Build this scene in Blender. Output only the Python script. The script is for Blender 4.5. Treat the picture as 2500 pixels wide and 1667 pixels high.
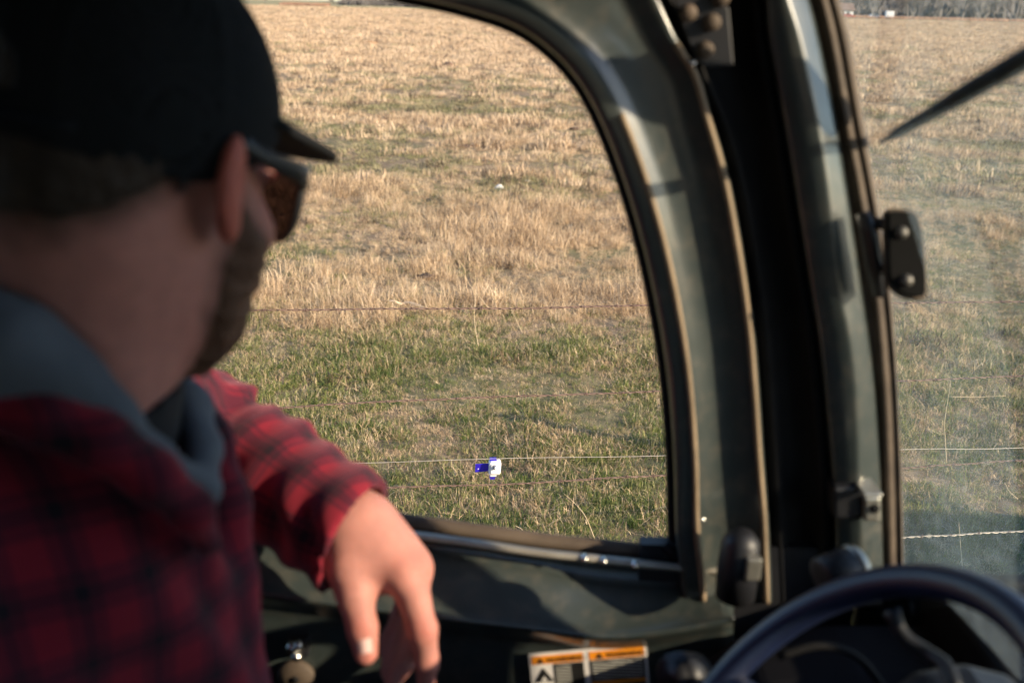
import bpy, bmesh, math, random
import numpy as np
from mathutils import Vector, Matrix, Euler

random.seed(7); RNG = np.random.default_rng(7)
for o in list(bpy.data.objects):
    bpy.data.objects.remove(o)
scene = bpy.context.scene
COL = scene.collection

# ------------------------------------------------------------------ camera
CAM_H = 1.9
FPX = 2430.0                      # focal length in photo pixels (35 mm lens)
PITCH = math.radians(18.67); ROLL = math.radians(1.34)
cam_d = bpy.data.cameras.new('camera'); cam = bpy.data.objects.new('camera', cam_d); COL.objects.link(cam)
cam_d.sensor_width = 36.0; cam_d.lens = 36.0 * FPX / 2500.0
cam_d.clip_start = 0.02; cam_d.clip_end = 5000
cam_d.dof.use_dof = True; cam_d.dof.focus_distance = 3.15; cam_d.dof.aperture_fstop = 4.0
fwd = np.array([0, math.cos(PITCH), -math.sin(PITCH)])
r0 = np.array([1.0, 0, 0]); u0 = np.array([0, math.sin(PITCH), math.cos(PITCH)])
RT = math.cos(ROLL) * r0 + math.sin(ROLL) * u0
UP = -math.sin(ROLL) * r0 + math.cos(ROLL) * u0
CP = np.array([0, 0, CAM_H])
m = Matrix.Identity(4)
for i in range(3):
    m[i][0] = RT[i]; m[i][1] = UP[i]; m[i][2] = -fwd[i]; m[i][3] = CP[i]
cam.matrix_world = m
scene.camera = cam

# ------------------------------------------------------------------ sky, sun, exposure
SUN_AZ = math.radians(113.0)      # from the view direction (+Y) turning to the right (+X)
SUN_EL = math.radians(21.0)
SDIR = np.array([math.sin(SUN_AZ) * math.cos(SUN_EL), math.cos(SUN_AZ) * math.cos(SUN_EL), math.sin(SUN_EL)])
world = bpy.data.worlds.new('World'); scene.world = world; world.use_nodes = True
wn = world.node_tree
sky = wn.nodes.new('ShaderNodeTexSky'); sky.sky_type = 'NISHITA'; sky.sun_disc = False
sky.sun_elevation = SUN_EL; sky.sun_rotation = SUN_AZ
sky.air_density = 1.0; sky.dust_density = 0.5; sky.ozone_density = 3.0
bg = wn.nodes['Background']; bg.inputs['Strength'].default_value = 0.13
wn.links.new(sky.outputs['Color'], bg.inputs['Color'])
sun_d = bpy.data.lights.new('sun', 'SUN'); sun = bpy.data.objects.new('sun', sun_d); COL.objects.link(sun)
sun_d.energy = 5.0; sun_d.angle = math.radians(0.55); sun_d.color = (1.0, 0.80, 0.57)
sun.rotation_euler = Vector(SDIR).to_track_quat('Z', 'Y').to_euler()
sun.location = (3, -6, 8)
vs = scene.view_settings
vs.view_transform = 'Standard'; vs.look = 'None'; vs.gamma = 1.0; vs.exposure = 1.0
scene.render.engine = 'CYCLES'
scene.cycles.use_denoising = True
scene.cycles.max_bounces = 6
scene.cycles.adaptive_threshold = 0.02
scene.cycles.diffuse_bounces = 3
scene.cycles.transparent_max_bounces = 16
scene.cycles.sample_clamp_indirect = 6.0

# ------------------------------------------------------------------ helpers: geometry of the view
def ray(px, py):
    px = np.asarray(px, float); py = np.asarray(py, float)
    return (fwd + np.multiply.outer((px - 1250) / FPX, RT) + np.multiply.outer((833.5 - py) / FPX, UP))
def P(px, py, d):
    return CP + ray(px, py) * d
def onY(px, py, y):
    r = ray(px, py); t = np.asarray(y) / r[..., 1]
    return CP + r * np.asarray(t)[..., None]
def onPlane(px, py, p0, n):
    r = ray(px, py); n = np.asarray(n, float)
    t = np.dot(np.asarray(p0) - CP, n) / (r @ n)
    return CP + r * np.asarray(t)[..., None]
def ground(px, py, z=0.0):
    r = ray(px, py); t = (z - CAM_H) / r[..., 2]
    return CP + r * np.asarray(t)[..., None]
def proj(p):
    q = np.asarray(p, float) - CP
    d = q @ fwd
    return 1250 + FPX * (q @ RT) / d, 833.5 - FPX * (q @ UP) / d, d
def crom(pts, n):
    """Catmull-Rom resample of a polyline to n points, uniform in arc length"""
    p = np.asarray(pts, float)
    q = np.vstack([2 * p[0] - p[1], p, 2 * p[-1] - p[-2]])
    out = []
    for i in range(1, len(q) - 2):
        t = np.linspace(0, 1, 16, endpoint=False)[:, None]
        a, b, c, d = q[i - 1], q[i], q[i + 1], q[i + 2]
        out.append(0.5 * ((2 * b) + (-a + c) * t + (2 * a - 5 * b + 4 * c - d) * t**2 + (-a + 3 * b - 3 * c + d) * t**3))
    out = np.vstack(out + [p[-1:]])
    s = np.concatenate([[0], np.cumsum(np.linalg.norm(np.diff(out, axis=0), axis=1))])
    u = np.linspace(0, s[-1], n)
    return np.stack([np.interp(u, s, out[:, k]) for k in range(out.shape[1])], 1)
def crom_key(pts, per):
    """Catmull-Rom with the same number of samples between keys (keeps keys matched between rails)"""
    p = np.asarray(pts, float)
    q = np.vstack([2 * p[0] - p[1], p, 2 * p[-1] - p[-2]])
    out = []
    for i in range(1, len(q) - 2):
        t = np.linspace(0, 1, per, endpoint=False)[:, None]
        a, b, c, d = q[i - 1], q[i], q[i + 1], q[i + 2]
        out.append(0.5 * ((2 * b) + (-a + c) * t + (2 * a - 5 * b + 4 * c - d) * t**2 + (-a + 3 * b - 3 * c + d) * t**3))
    return np.vstack(out + [p[-1:]])

# ------------------------------------------------------------------ helpers: objects
def tag(o, label=None, cat=None, group=None, kind=None):
    if label: o['label'] = label
    if cat: o['category'] = cat
    if group: o['group'] = group
    if kind: o['kind'] = kind
    return o
def empty(name, loc, label=None, cat=None, group=None):
    e = bpy.data.objects.new(name, None); e.empty_display_size = 0.1
    e.location = [float(v) for v in loc]; COL.objects.link(e)
    return tag(e, label, cat, group)
def worldloc(o):
    v = Vector((0, 0, 0))
    while o is not None:
        v = v + o.location; o = o.parent
    return v
def setparent(o, parent):
    if parent is None: return
    o.parent = parent
    base = Vector((0, 0, 0)); q = parent
    while q is not None:                       # parents only ever carry locations
        if q.type == 'EMPTY': base = base + q.location
        q = q.parent
    if parent.type == 'EMPTY':
        o.matrix_parent_inverse = Matrix.Translation(-Vector(parent.location))
def mesh_obj(name, verts, faces, mat, parent=None, smooth=True, uv=None):
    me = bpy.data.meshes.new(name)
    V = np.asarray(verts, float).reshape(-1, 3)
    if isinstance(faces, np.ndarray):
        nf, k = faces.shape
        me.vertices.add(len(V)); me.vertices.foreach_set('co', V.ravel())
        me.loops.add(nf * k); me.loops.foreach_set('vertex_index', faces.ravel().astype(np.int32))
        me.polygons.add(nf); me.polygons.foreach_set('loop_start', np.arange(0, nf * k, k, dtype=np.int32))
        me.update(calc_edges=True)
    else:
        me.from_pydata(V.tolist(), [], faces); me.update()
    me.validate()
    if smooth: me.polygons.foreach_set('use_smooth', [True] * len(me.polygons))
    if mat is not None: me.materials.append(mat)
    o = bpy.data.objects.new(name, me); COL.objects.link(o)
    setparent(o, parent)
    return o
class MB:
    """collects shapes into one mesh"""
    def __init__(s): s.v = []; s.f = []
    def add(s, v, f):
        b = len(s.v); s.v += [tuple(map(float, p)) for p in v]; s.f += [[b + i for i in q] for q in f]
    def box(s, lo, hi, rot=None, c=None):
        lo = np.array(lo, float); hi = np.array(hi, float)
        v = np.array([[(lo, hi)[i][0], (lo, hi)[j][1], (lo, hi)[k][2]] for i in (0, 1) for j in (0, 1) for k in (0, 1)])
        if rot is not None:
            cc = (lo + hi) / 2 if c is None else np.array(c)
            v = (v - cc) @ np.array(rot).T + cc
        s.add(v, [[0, 1, 3, 2], [4, 6, 7, 5], [0, 4, 5, 1], [2, 3, 7, 6], [0, 2, 6, 4], [1, 5, 7, 3]])
    def tube(s, pts, rad, n=8, cap=True, flat=None):
        p = np.asarray(pts, float); N = len(p)
        rad = np.broadcast_to(np.asarray(rad, float), (N,))
        T = np.gradient(p, axis=0); T /= np.linalg.norm(T, axis=1)[:, None] + 1e-12
        ref = np.array([0, 0, 1.0]) if abs(T[0][2]) < 0.9 else np.array([1.0, 0, 0])
        v = []; a = np.cross(T[0], ref); a /= np.linalg.norm(a)
        for i in range(N):
            a = a - T[i] * (a @ T[i]); a /= np.linalg.norm(a) + 1e-12
            b = np.cross(T[i], a)
            for k in range(n):
                th = 2 * math.pi * k / n
                v.append(p[i] + rad[i] * (math.cos(th) * a + math.sin(th) * b * (1 if flat is None else flat)))
        f = [[i * n + k, i * n + (k + 1) % n, (i + 1) * n + (k + 1) % n, (i + 1) * n + k] for i in range(N - 1) for k in range(n)]
        if cap:
            f.append(list(range(n))[::-1]); f.append([(N - 1) * n + k for k in range(n)])
        s.add(v, f)
    def build(s, name, mat, parent=None, smooth=False, bevel=0, seg=2):
        o = mesh_obj(name, s.v, s.f, mat, parent, smooth)
        bm = bmesh.new(); bm.from_mesh(o.data); bmesh.ops.recalc_face_normals(bm, faces=bm.faces); bm.to_mesh(o.data); bm.free()
        if bevel:
            b = o.modifiers.new('bevel', 'BEVEL'); b.width = bevel; b.segments = seg; b.limit_method = 'ANGLE'
        return o
def loft(name, rails, mat, parent=None, thick=0, smooth=True, sharp=None):
    R = np.asarray(rails, float)             # (rails, n, 3)
    a, n, _ = R.shape
    idx = np.arange(a * n).reshape(a, n)
    f = np.stack([idx[:-1, :-1], idx[1:, :-1], idx[1:, 1:], idx[:-1, 1:]], -1).reshape(-1, 4)
    V = R.reshape(-1, 3)
    if thick:                                 # front face towards the cab interior, thickness behind it
        nrm = np.cross(V[f[:, 1]] - V[f[:, 0]], V[f[:, 3]] - V[f[:, 0]])
        if (nrm * (CP - V[f[:, 0]])).sum() < 0: f = f[:, ::-1]
    o = mesh_obj(name, V, np.ascontiguousarray(f), mat, parent, smooth)
    if thick:
        s = o.modifiers.new('solid', 'SOLIDIFY'); s.thickness = abs(thick); s.offset = -1
    return o
def round_poly(w, h, r, seg=5):
    pts = []
    for cx, cy, a0 in ((w - r, h - r, 0), (-w + r, h - r, 90), (-w + r, -h + r, 180), (w - r, -h + r, 270)):
        for k in range(seg + 1):
            a = math.radians(a0 + 90 * k / seg); pts.append((cx + r * math.cos(a), cy + r * math.sin(a)))
    return np.array(pts)
def plate(name, pts2, org, ex, ey, ez, t, mat, parent=None, bevel=0.0):
    """outline pts2 in the (ex,ey) plane at org, thickness t along ez"""
    org, ex, ey, ez = (np.array(v, float) for v in (org, ex, ey, ez))
    n = len(pts2)
    lo = [org + ex * x + ey * y for x, y in pts2]; hi = [q + ez * t for q in lo]
    f = [list(range(n))[::-1], list(range(n, 2 * n))] + [[i, (i + 1) % n, n + (i + 1) % n, n + i] for i in range(n)]
    b = MB(); b.add(lo + hi, f)
    return b.build(name, mat, parent, False, bevel)

# ------------------------------------------------------------------ helpers: materials
def newmat(name):
    mt = bpy.data.materials.new(name); mt.use_nodes = True
    nt = mt.node_tree; b = nt.nodes['Principled BSDF']
    return mt, nt, b
def N(nt, typ, **kw):
    n = nt.nodes.new(typ)
    for k, v in kw.items():
        if k in n.inputs: n.inputs[k].default_value = v
        else: setattr(n, k, v)
    return n
def ramp(nt, fac, stops):
    r = nt.nodes.new('ShaderNodeValToRGB'); e = r.color_ramp.elements
    while len(e) < len(stops): e.new(0.5)
    for el, (p, c) in zip(e, stops):
        el.position = p; el.color = (*c, 1) if len(c) == 3 else c
    nt.links.new(fac, r.inputs['Fac']); return r.outputs['Color']
def noise_tex(nt, scale, detail=4, rough=0.55, coord='Object', vec=None, dist=0):
    n = N(nt, 'ShaderNodeTexNoise'); n.inputs['Scale'].default_value = scale
    n.inputs['Detail'].default_value = detail; n.inputs['Roughness'].default_value = rough
    n.inputs['Distortion'].default_value = dist
    if vec is None:
        tc = nt.nodes.new('ShaderNodeTexCoord'); vec = tc.outputs[coord]
    nt.links.new(vec, n.inputs['Vector']); return n
def bump(nt, b, h, strength=0.3, dist=0.002):
    bp = N(nt, 'ShaderNodeBump'); bp.inputs['Strength'].default_value = strength; bp.inputs['Distance'].default_value = dist
    nt.links.new(h, bp.inputs['Height']); nt.links.new(bp.outputs['Normal'], b.inputs['Normal'])
def simple(name, c1, c2=None, rough=0.6, scale=20, metal=0.0, spec=0.5, bmp=0, bscale=None, coat=0, rough2=None):
    mt, nt, b = newmat(name)
    b.inputs['Roughness'].default_value = rough; b.inputs['Metallic'].default_value = metal
    b.inputs['Specular IOR Level'].default_value = spec
    if coat: b.inputs['Coat Weight'].default_value = coat; b.inputs['Coat Roughness'].default_value = 0.15
    if c2 is None:
        b.inputs['Base Color'].default_value = (*c1, 1)
    n = noise_tex(nt, scale)
    if c2 is not None:
        nt.links.new(ramp(nt, n.outputs['Fac'], [(0.3, c1), (0.7, c2)]), b.inputs['Base Color'])
    if rough2 is not None:
        mr = N(nt, 'ShaderNodeMapRange'); mr.inputs['From Min'].default_value = 0.3; mr.inputs['From Max'].default_value = 0.7
        mr.inputs['To Min'].default_value = rough; mr.inputs['To Max'].default_value = rough2
        nt.links.new(n.outputs['Fac'], mr.inputs['Value']); nt.links.new(mr.outputs['Result'], b.inputs['Roughness'])
    if bmp:
        n2 = noise_tex(nt, bscale or scale * 8); bump(nt, b, n2.outputs['Fac'], bmp)
    return mt

# ------------------------------------------------------------------ helpers: numpy noise
_perm = RNG.random((256, 256))
def vnoise(x, y):
    x = np.asarray(x, float); y = np.asarray(y, float)
    xi = np.floor(x).astype(int); yi = np.floor(y).astype(int); fx = x - xi; fy = y - yi
    fx = fx * fx * (3 - 2 * fx); fy = fy * fy * (3 - 2 * fy)
    g = lambda i, j: _perm[i & 255, j & 255]
    return (g(xi, yi) * (1 - fx) + g(xi + 1, yi) * fx) * (1 - fy) + (g(xi, yi + 1) * (1 - fx) + g(xi + 1, yi + 1) * fx) * fy
def fbm(x, y, o=4):
    s = 0; a = 0.5; t = 0
    for k in range(o):
        s = s + a * vnoise(x * 2**k + 17.3 * k, y * 2**k + 9.1 * k); t += a; a *= 0.5
    return s / t
# ================================================================== THE FIELD
def gz(x, y):
    x = np.asarray(x, float); y = np.asarray(y, float)
    d = np.hypot(x, y)
    a = np.clip((90 - d) / 60, 0, 1)
    return a * ((fbm(x * 0.9 + 40, y * 0.9 + 11, 3) - 0.5) * 0.10 + (fbm(x * 0.22 + 5, y * 0.22 + 70, 2) - 0.5) * 0.16) - 0.02

def ground_mat():
    mt, nt, b = newmat('pasture_soil')
    geo = nt.nodes.new('ShaderNodeNewGeometry')
    pos = geo.outputs['Position']
    n1 = noise_tex(nt, 0.35, 5, 0.6, vec=pos); n2 = noise_tex(nt, 9.0, 6, 0.7, vec=pos); n3 = noise_tex(nt, 0.06, 4, 0.6, vec=pos)
    dry = ramp(nt, n2.outputs['Fac'], [(0.25, (0.10, 0.08, 0.06)), (0.5, (0.22, 0.17, 0.115)), (0.75, (0.40, 0.31, 0.20))])
    grn = ramp(nt, n2.outputs['Fac'], [(0.25, (0.07, 0.075, 0.045)), (0.75, (0.24, 0.23, 0.12))])
    far = ramp(nt, n3.outputs['Fac'], [(0.3, (0.34, 0.25, 0.15)), (0.55, (0.44, 0.32, 0.20)), (0.75, (0.32, 0.27, 0.14))])
    mk = ramp(nt, n1.outputs['Fac'], [(0.45, (0, 0, 0)), (0.6, (1, 1, 1))])
    mx = N(nt, 'ShaderNodeMix', data_type='RGBA'); nt.links.new(mk, mx.inputs[0]); nt.links.new(dry, mx.inputs[6]); nt.links.new(grn, mx.inputs[7])
    sep = nt.nodes.new('ShaderNodeSeparateXYZ'); nt.links.new(pos, sep.inputs[0])
    mr = N(nt, 'ShaderNodeMapRange'); mr.inputs['From Min'].default_value = 14; mr.inputs['From Max'].default_value = 60
    nt.links.new(sep.outputs['Y'], mr.inputs['Value'])
    m2 = N(nt, 'ShaderNodeMix', data_type='RGBA'); nt.links.new(mr.outputs['Result'], m2.inputs[0]); nt.links.new(mx.outputs[2], m2.inputs[6]); nt.links.new(far, m2.inputs[7])
    # beyond the far fence: a greener meadow
    mr2 = N(nt, 'ShaderNodeMapRange'); mr2.inputs['From Min'].default_value = 318; mr2.inputs['From Max'].default_value = 322
    nt.links.new(sep.outputs['Y'], mr2.inputs['Value'])
    m3 = N(nt, 'ShaderNodeMix', data_type='RGBA'); nt.links.new(mr2.outputs['Result'], m3.inputs[0]); nt.links.new(m2.outputs[2], m3.inputs[6])
    m3.inputs[7].default_value = (0.30, 0.27, 0.15, 1)
    nt.links.new(m3.outputs[2], b.inputs['Base Color']); b.inputs['Roughness'].default_value = 1.0; b.inputs['Specular IOR Level'].default_value = 0.1
    bump(nt, b, n2.outputs['Fac'], 0.8, 0.02)
    return mt
def spaced(n, k, mx):
    t = np.linspace(-1, 1, n); return np.sinh(t * k) / math.sinh(k) * mx
gx = spaced(221, 8.5, 3000); gy = spaced(221, 8.5, 3000) + 6
X, Y = np.meshgrid(gx, gy, indexing='ij'); Z = gz(X, Y)
loft('ground', np.stack([X, Y, Z], -1), ground_mat()).__setitem__('kind', 'structure')

# ------------------------------------------------------------------ grass
def grass_mat(name, stops, trans=0.35, patch=0.6):
    mt, nt, b = newmat(name)
    oi = nt.nodes.new('ShaderNodeObjectInfo'); geo = nt.nodes.new('ShaderNodeNewGeometry')
    n = noise_tex(nt, patch, 3, 0.6, vec=geo.outputs['Position'])
    at = N(nt, 'ShaderNodeAttribute'); at.attribute_name = 'shade'
    ad = N(nt, 'ShaderNodeMath', operation='ADD'); nt.links.new(oi.outputs['Random'], ad.inputs[0]); nt.links.new(n.outputs['Fac'], ad.inputs[1])
    a2 = N(nt, 'ShaderNodeMath', operation='ADD'); nt.links.new(ad.outputs[0], a2.inputs[0]); nt.links.new(at.outputs['Fac'], a2.inputs[1])
    ml = N(nt, 'ShaderNodeMath', operation='MULTIPLY'); nt.links.new(a2.outputs[0], ml.inputs[0]); ml.inputs[1].default_value = 1 / 3.0
    c = ramp(nt, ml.outputs[0], stops)
    b.inputs['Roughness'].default_value = 0.55; b.inputs['Specular IOR Level'].default_value = 0.35
    nt.links.new(c, b.inputs['Base Color'])
    tr = nt.nodes.new('ShaderNodeBsdfTranslucent'); nt.links.new(c, tr.inputs['Color'])
    ms = nt.nodes.new('ShaderNodeMixShader'); ms.inputs[0].default_value = trans
    nt.links.new(b.outputs[0], ms.inputs[1]); nt.links.new(tr.outputs[0], ms.inputs[2])
    nt.links.new(ms.outputs[0], nt.nodes['Material Output'].inputs['Surface'])
    return mt
M_DRY = grass_mat('dry_grass', [(0.18, (0.24, 0.155, 0.088)), (0.38, (0.48, 0.345, 0.207)), (0.58, (0.68, 0.515, 0.33)), (0.82, (0.87, 0.71, 0.50))], 0.16)
M_GRN = grass_mat('green_grass', [(0.2, (0.042, 0.075, 0.020)), (0.4, (0.10, 0.148, 0.036)), (0.6, (0.225, 0.255, 0.072)), (0.82, (0.54, 0.47, 0.21))], 0.2)
M_FAR = grass_mat('far_grass', [(0.2, (0.31, 0.215, 0.135)), (0.5, (0.58, 0.43, 0.28)), (0.8, (0.80, 0.635, 0.445))], 0.14)
M_OLV = grass_mat('olive_grass', [(0.2, (0.15, 0.145, 0.07)), (0.5, (0.33, 0.30, 0.155)), (0.8, (0.55, 0.47, 0.29))], 0.3)
PROTO = bpy.data.collections.new('grass_tufts')
def tuft(idx, nb, h, hw, spread, lean, width, mat, curl=0.5, stalk=0):
    V = []; F = []; SH = []
    for i in range(nb):
        a = RNG.uniform(0, 2 * math.pi); r = spread * math.sqrt(RNG.random())
        x0, y0 = r * math.cos(a), r * math.sin(a)
        hh = h * RNG.uniform(1 - hw, 1 + hw); la = RNG.uniform(0, 2 * math.pi); le = abs(RNG.normal(0, lean))
        w = width * RNG.uniform(0.6, 1.3); d = np.array([math.cos(la), math.sin(la)]); s = np.array([-d[1], d[0]])
        tw = RNG.uniform(0, math.pi); s = np.array([math.cos(tw), math.sin(tw)])
        base = len(V); sh = RNG.random()
        for t, ww in ((0, 1.0), (0.4, 0.9), (0.75, 0.6)):
            off = d * hh * le * (t ** (1 + curl)); z = hh * t * math.cos(min(le, 1.3) * t)
            for q in (-1, 1):
                V.append((x0 + off[0] + q * s[0] * w * ww / 2, y0 + off[1] + q * s[1] * w * ww / 2, max(z, 0.002))); SH.append(sh)
        off = d * hh * le; V.append((x0 + off[0], y0 + off[1], max(hh * math.cos(min(le, 1.3)), 0.004))); SH.append(sh)
        F += [(base, base + 1, base + 3, base + 2), (base + 2, base + 3, base + 5, base + 4), (base + 4, base + 5, base + 6)]
    me = bpy.data.meshes.new('grass_tuft_%02d' % idx); me.from_pydata(V, [], F)
    at = me.attributes.new('shade', 'FLOAT', 'POINT'); at.data.foreach_set('value', SH)
    me.materials.append(mat)
    o = bpy.data.objects.new('grass_tuft_%02d' % idx, me); PROTO.objects.link(o)
k = 0
for i in range(5): tuft(k, 30, 0.074, 0.65, 0.05, 0.95, 0.0024, M_DRY); k += 1          # 0-4 tall dry
for i in range(5): tuft(k, 30, 0.036, 0.55, 0.05, 0.85, 0.0026, M_GRN); k += 1           # 5-9 short green
for i in range(4): tuft(k, 26, 0.042, 0.5, 0.06, 1.1, 0.0024, M_DRY); k += 1            # 10-13 flattened dry
for i in range(3): tuft(k, 44, 0.09, 0.5, 0.16, 0.7, 0.009, M_FAR); k += 1              # 14-16 far dry clump
for i in range(2): tuft(k, 40, 0.06, 0.4, 0.16, 0.7, 0.009, M_OLV); k += 1              # 17-18 far green clump
for i in range(2): tuft(k, 5, 0.19, 0.35, 0.03, 0.22, 0.0022, M_DRY, 0.9); k += 1       # 19-20 stalks

for i in range(3): tuft(k, 30, 0.038, 0.55, 0.05, 0.85, 0.0028, M_OLV); k += 1           # 21-23 short olive
M_CLSH = grass_mat('clump_shade_dung', [(0.2, (0.05, 0.036, 0.026)), (0.5, (0.11, 0.078, 0.052)), (0.8, (0.22, 0.15, 0.09))], 0.1)  # dark blades paint the shadows between clumps, and dung spots
for i in range(3): tuft(k, 46, 0.065, 0.6, 0.11, 0.9, 0.006, M_CLSH); k += 1           # 24-26 dark clumps standing in for clump shadows and dung
def dryness(x, y):
    yy = y - 0.12 * x                                   # belts run along the fence
    base = np.interp(yy, [2.5, 4.6, 5.6, 6.6, 9, 11, 13, 16, 20, 26, 40, 90], [-0.04, 0.0, 0.20, 0.74, 0.72, 0.60, 0.38, 0.48, 0.45, 0.68, 0.82, 0.90])
    n = fbm(x * 0.55 + 3, y * 0.75 + 31, 4) - 0.5
    n2 = fbm(x * 0.12 + 13, y * 0.3 + 7, 3) - 0.5
    amp = np.interp(yy, [3, 5.5, 8], [0.75, 1.3, 1.7])
    return base + amp * n + 0.6 * n2
def scatter(y0, y1, dens, mode):
    half = math.tan(math.radians(31.5))
    area = half * (y1 * y1 - y0 * y0)
    n = int(area * dens)
    y = np.sqrt(RNG.random(n) * (y1 * y1 - y0 * y0) + y0 * y0); x = (RNG.random(n) * 2 - 1) * half * y + 0.0
    d = dryness(x, y); cl = np.clip((fbm(x * 2.2 + 9, y * 2.2 + 21, 3) - 0.3) / 0.4, 0, 1)
    r = RNG.random(n)
    if mode == 'near':
        kind = np.where(d + 0.95 * (r - 0.5) > 0.5, RNG.integers(0, 5, n), RNG.integers(5, 10, n))
        flat = RNG.random(n) < 0.22 + 0.15 * (cl < 0.35) + 0.1 * (d > 0.5)
        kind = np.where(flat | ((kind < 5) & (d < 0.45)), RNG.integers(10, 14, n), kind)
        st = (RNG.random(n) < 0.02) & (d > 0.55); kind = np.where(st, RNG.integers(19, 21, n), kind)
        ol = (kind >= 5) & (kind < 10) & (RNG.random(n) < np.interp(y, [4, 7, 9], [0.08, 0.4, 0.85])); kind = np.where(ol, RNG.integers(21, 24, n), kind)
        hgt = np.interp(d, [0.3, 0.5, 0.8, 1.1], [0.9, 0.8, 1.0, 1.25]) * (0.58 + 0.85 * cl) * np.interp(y, [3.5, 6], [0.74, 1.0])
        scl = hgt * RNG.uniform(0.75, 1.25, n)
        keep = RNG.random(n) < np.clip(0.45 + 1.5 * (fbm(x * 3.1, y * 3.1, 2) - 0.15), 0.55, 1)
    else:
        kind = np.where(d + 0.7 * (r - 0.5) > 0.5, RNG.integers(14, 17, n), RNG.integers(17, 19, n))
        scl = (0.45 + 1.1 * cl) * RNG.uniform(0.6, 1.3, n) * np.interp(y, [10, 60, 300], [0.75, 1.1, 1.6])
        keep = RNG.random(n) < np.clip(0.35 + 0.9 * cl, 0.15, 1)
    dk = RNG.random(n) < (np.interp(y, [5, 7, 14], [0.0008, 0.005, 0.02]) if mode == 'near' else np.interp(y, [11, 26, 60], [0.03, 0.05, 0.05]))
    kind = np.where(dk, RNG.integers(24, 27, n), kind); scl = np.where(dk, scl * np.interp(y, [6, 30], [0.9, 1.5]), scl)
    x, y, kind, scl = x[keep], y[keep], kind[keep], scl[keep]; n = len(x)
    z = gz(x, y) - 0.004
    rot = np.stack([RNG.normal(0, 0.12, n), RNG.normal(0, 0.12, n), RNG.uniform(0, 6.283, n)], 1)
    s3 = np.stack([scl * RNG.uniform(0.85, 1.2, n), scl * RNG.uniform(0.85, 1.2, n), scl], 1)
    if mode == 'far': s3[:, :2] *= np.interp(y, [10, 60, 300], [1, 1.6, 3])[:, None]
    return np.stack([x, y, z], 1), kind, rot, s3
def grass_object(name, parts, label):
    co = np.vstack([p[0] for p in parts]); kind = np.concatenate([p[1] for p in parts])
    rot = np.vstack([p[2] for p in parts]); s3 = np.vstack([p[3] for p in parts])
    me = bpy.data.meshes.new(name); me.vertices.add(len(co)); me.vertices.foreach_set('co', co.ravel())
    a = me.attributes.new('kind', 'INT', 'POINT'); a.data.foreach_set('value', kind.astype(np.int32))
    a = me.attributes.new('rot', 'FLOAT_VECTOR', 'POINT'); a.data.foreach_set('vector', rot.ravel())
    a = me.attributes.new('scl', 'FLOAT_VECTOR', 'POINT'); a.data.foreach_set('vector', s3.ravel())
    me.update()
    o = bpy.data.objects.new(name, me); COL.objects.link(o)
    ng = bpy.data.node_groups.new(name + '_nodes', 'GeometryNodeTree')
    ng.interface.new_socket('Geometry', in_out='INPUT', socket_type='NodeSocketGeometry')
    ng.interface.new_socket('Geometry', in_out='OUTPUT', socket_type='NodeSocketGeometry')
    gi = ng.nodes.new('NodeGroupInput'); go = ng.nodes.new('NodeGroupOutput')
    ci = ng.nodes.new('GeometryNodeCollectionInfo'); ci.inputs['Collection'].default_value = PROTO
    ci.inputs['Separate Children'].default_value = True; ci.inputs['Reset Children'].default_value = True
    ip = ng.nodes.new('GeometryNodeInstanceOnPoints'); ip.inputs['Pick Instance'].default_value = True
    def na(nm, typ):
        q = ng.nodes.new('GeometryNodeInputNamedAttribute'); q.data_type = typ; q.inputs['Name'].default_value = nm; return q.outputs['Attribute']
    L = ng.links.new
    L(gi.outputs[0], ip.inputs['Points']); L(ci.outputs[0], ip.inputs['Instance'])
    L(na('kind', 'INT'), ip.inputs['Instance Index']); L(na('rot', 'FLOAT_VECTOR'), ip.inputs['Rotation']); L(na('scl', 'FLOAT_VECTOR'), ip.inputs['Scale'])
    L(ip.outputs[0], go.inputs[0])
    md = o.modifiers.new('scatter', 'NODES'); md.node_group = ng
    tag(o, label, 'grass', kind='stuff')
    return o
grass_object('near_grass', [scatter(2.3, 6.5, 1050, 'near'), scatter(6.5, 12, 420, 'near'), scatter(12, 22, 130, 'near')],
             'short green and tall dry grass beyond the wire fence')
grass_object('far_grass', [scatter(11, 26, 26, 'far'), scatter(26, 60, 16, 'far'), scatter(60, 130, 3.5, 'far'), scatter(130, 318, 0.7, 'far')],
             'straw coloured dry pasture running to the horizon')

# ------------------------------------------------------------------ wire fence
FA = math.radians(7.5)                                   # the fence runs slightly away to the right
FD = np.array([math.cos(FA), math.sin(FA), 0]); FN = np.array([-FD[1], FD[0], 0]); FP = np.array([0.0, 2.86, 0])
fence = empty('wire_fence', (FP[0], FP[1], 0), 'rusty barbed wire fence with one plain wire running past the vehicle window', 'fence')
M_RUST = simple('rusty_wire', (0.15, 0.095, 0.075), (0.31, 0.21, 0.165), 0.75, 60, 0.2)
M_GALV = simple('weathered_wire', (0.42, 0.38, 0.33), (0.62, 0.56, 0.47), 0.5, 30, 0.35)
M_POST = simple('rusty_steel_post', (0.10, 0.075, 0.05), (0.22, 0.12, 0.07), 0.8, 30, 0.2)
XL, XR = -3.1, 3.0
def fence_pt(px, py): return onPlane(px, py, FP, FN)
def wire_line(pxa, pxb):
    a = fence_pt(*pxa); b = fence_pt(*pxb); sa = (a - FP) @ FD; sb = (b - FP) @ FD
    f = lambda s: a[2] + (b[2] - a[2]) * (s - sa) / (sb - sa)
    return f
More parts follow.
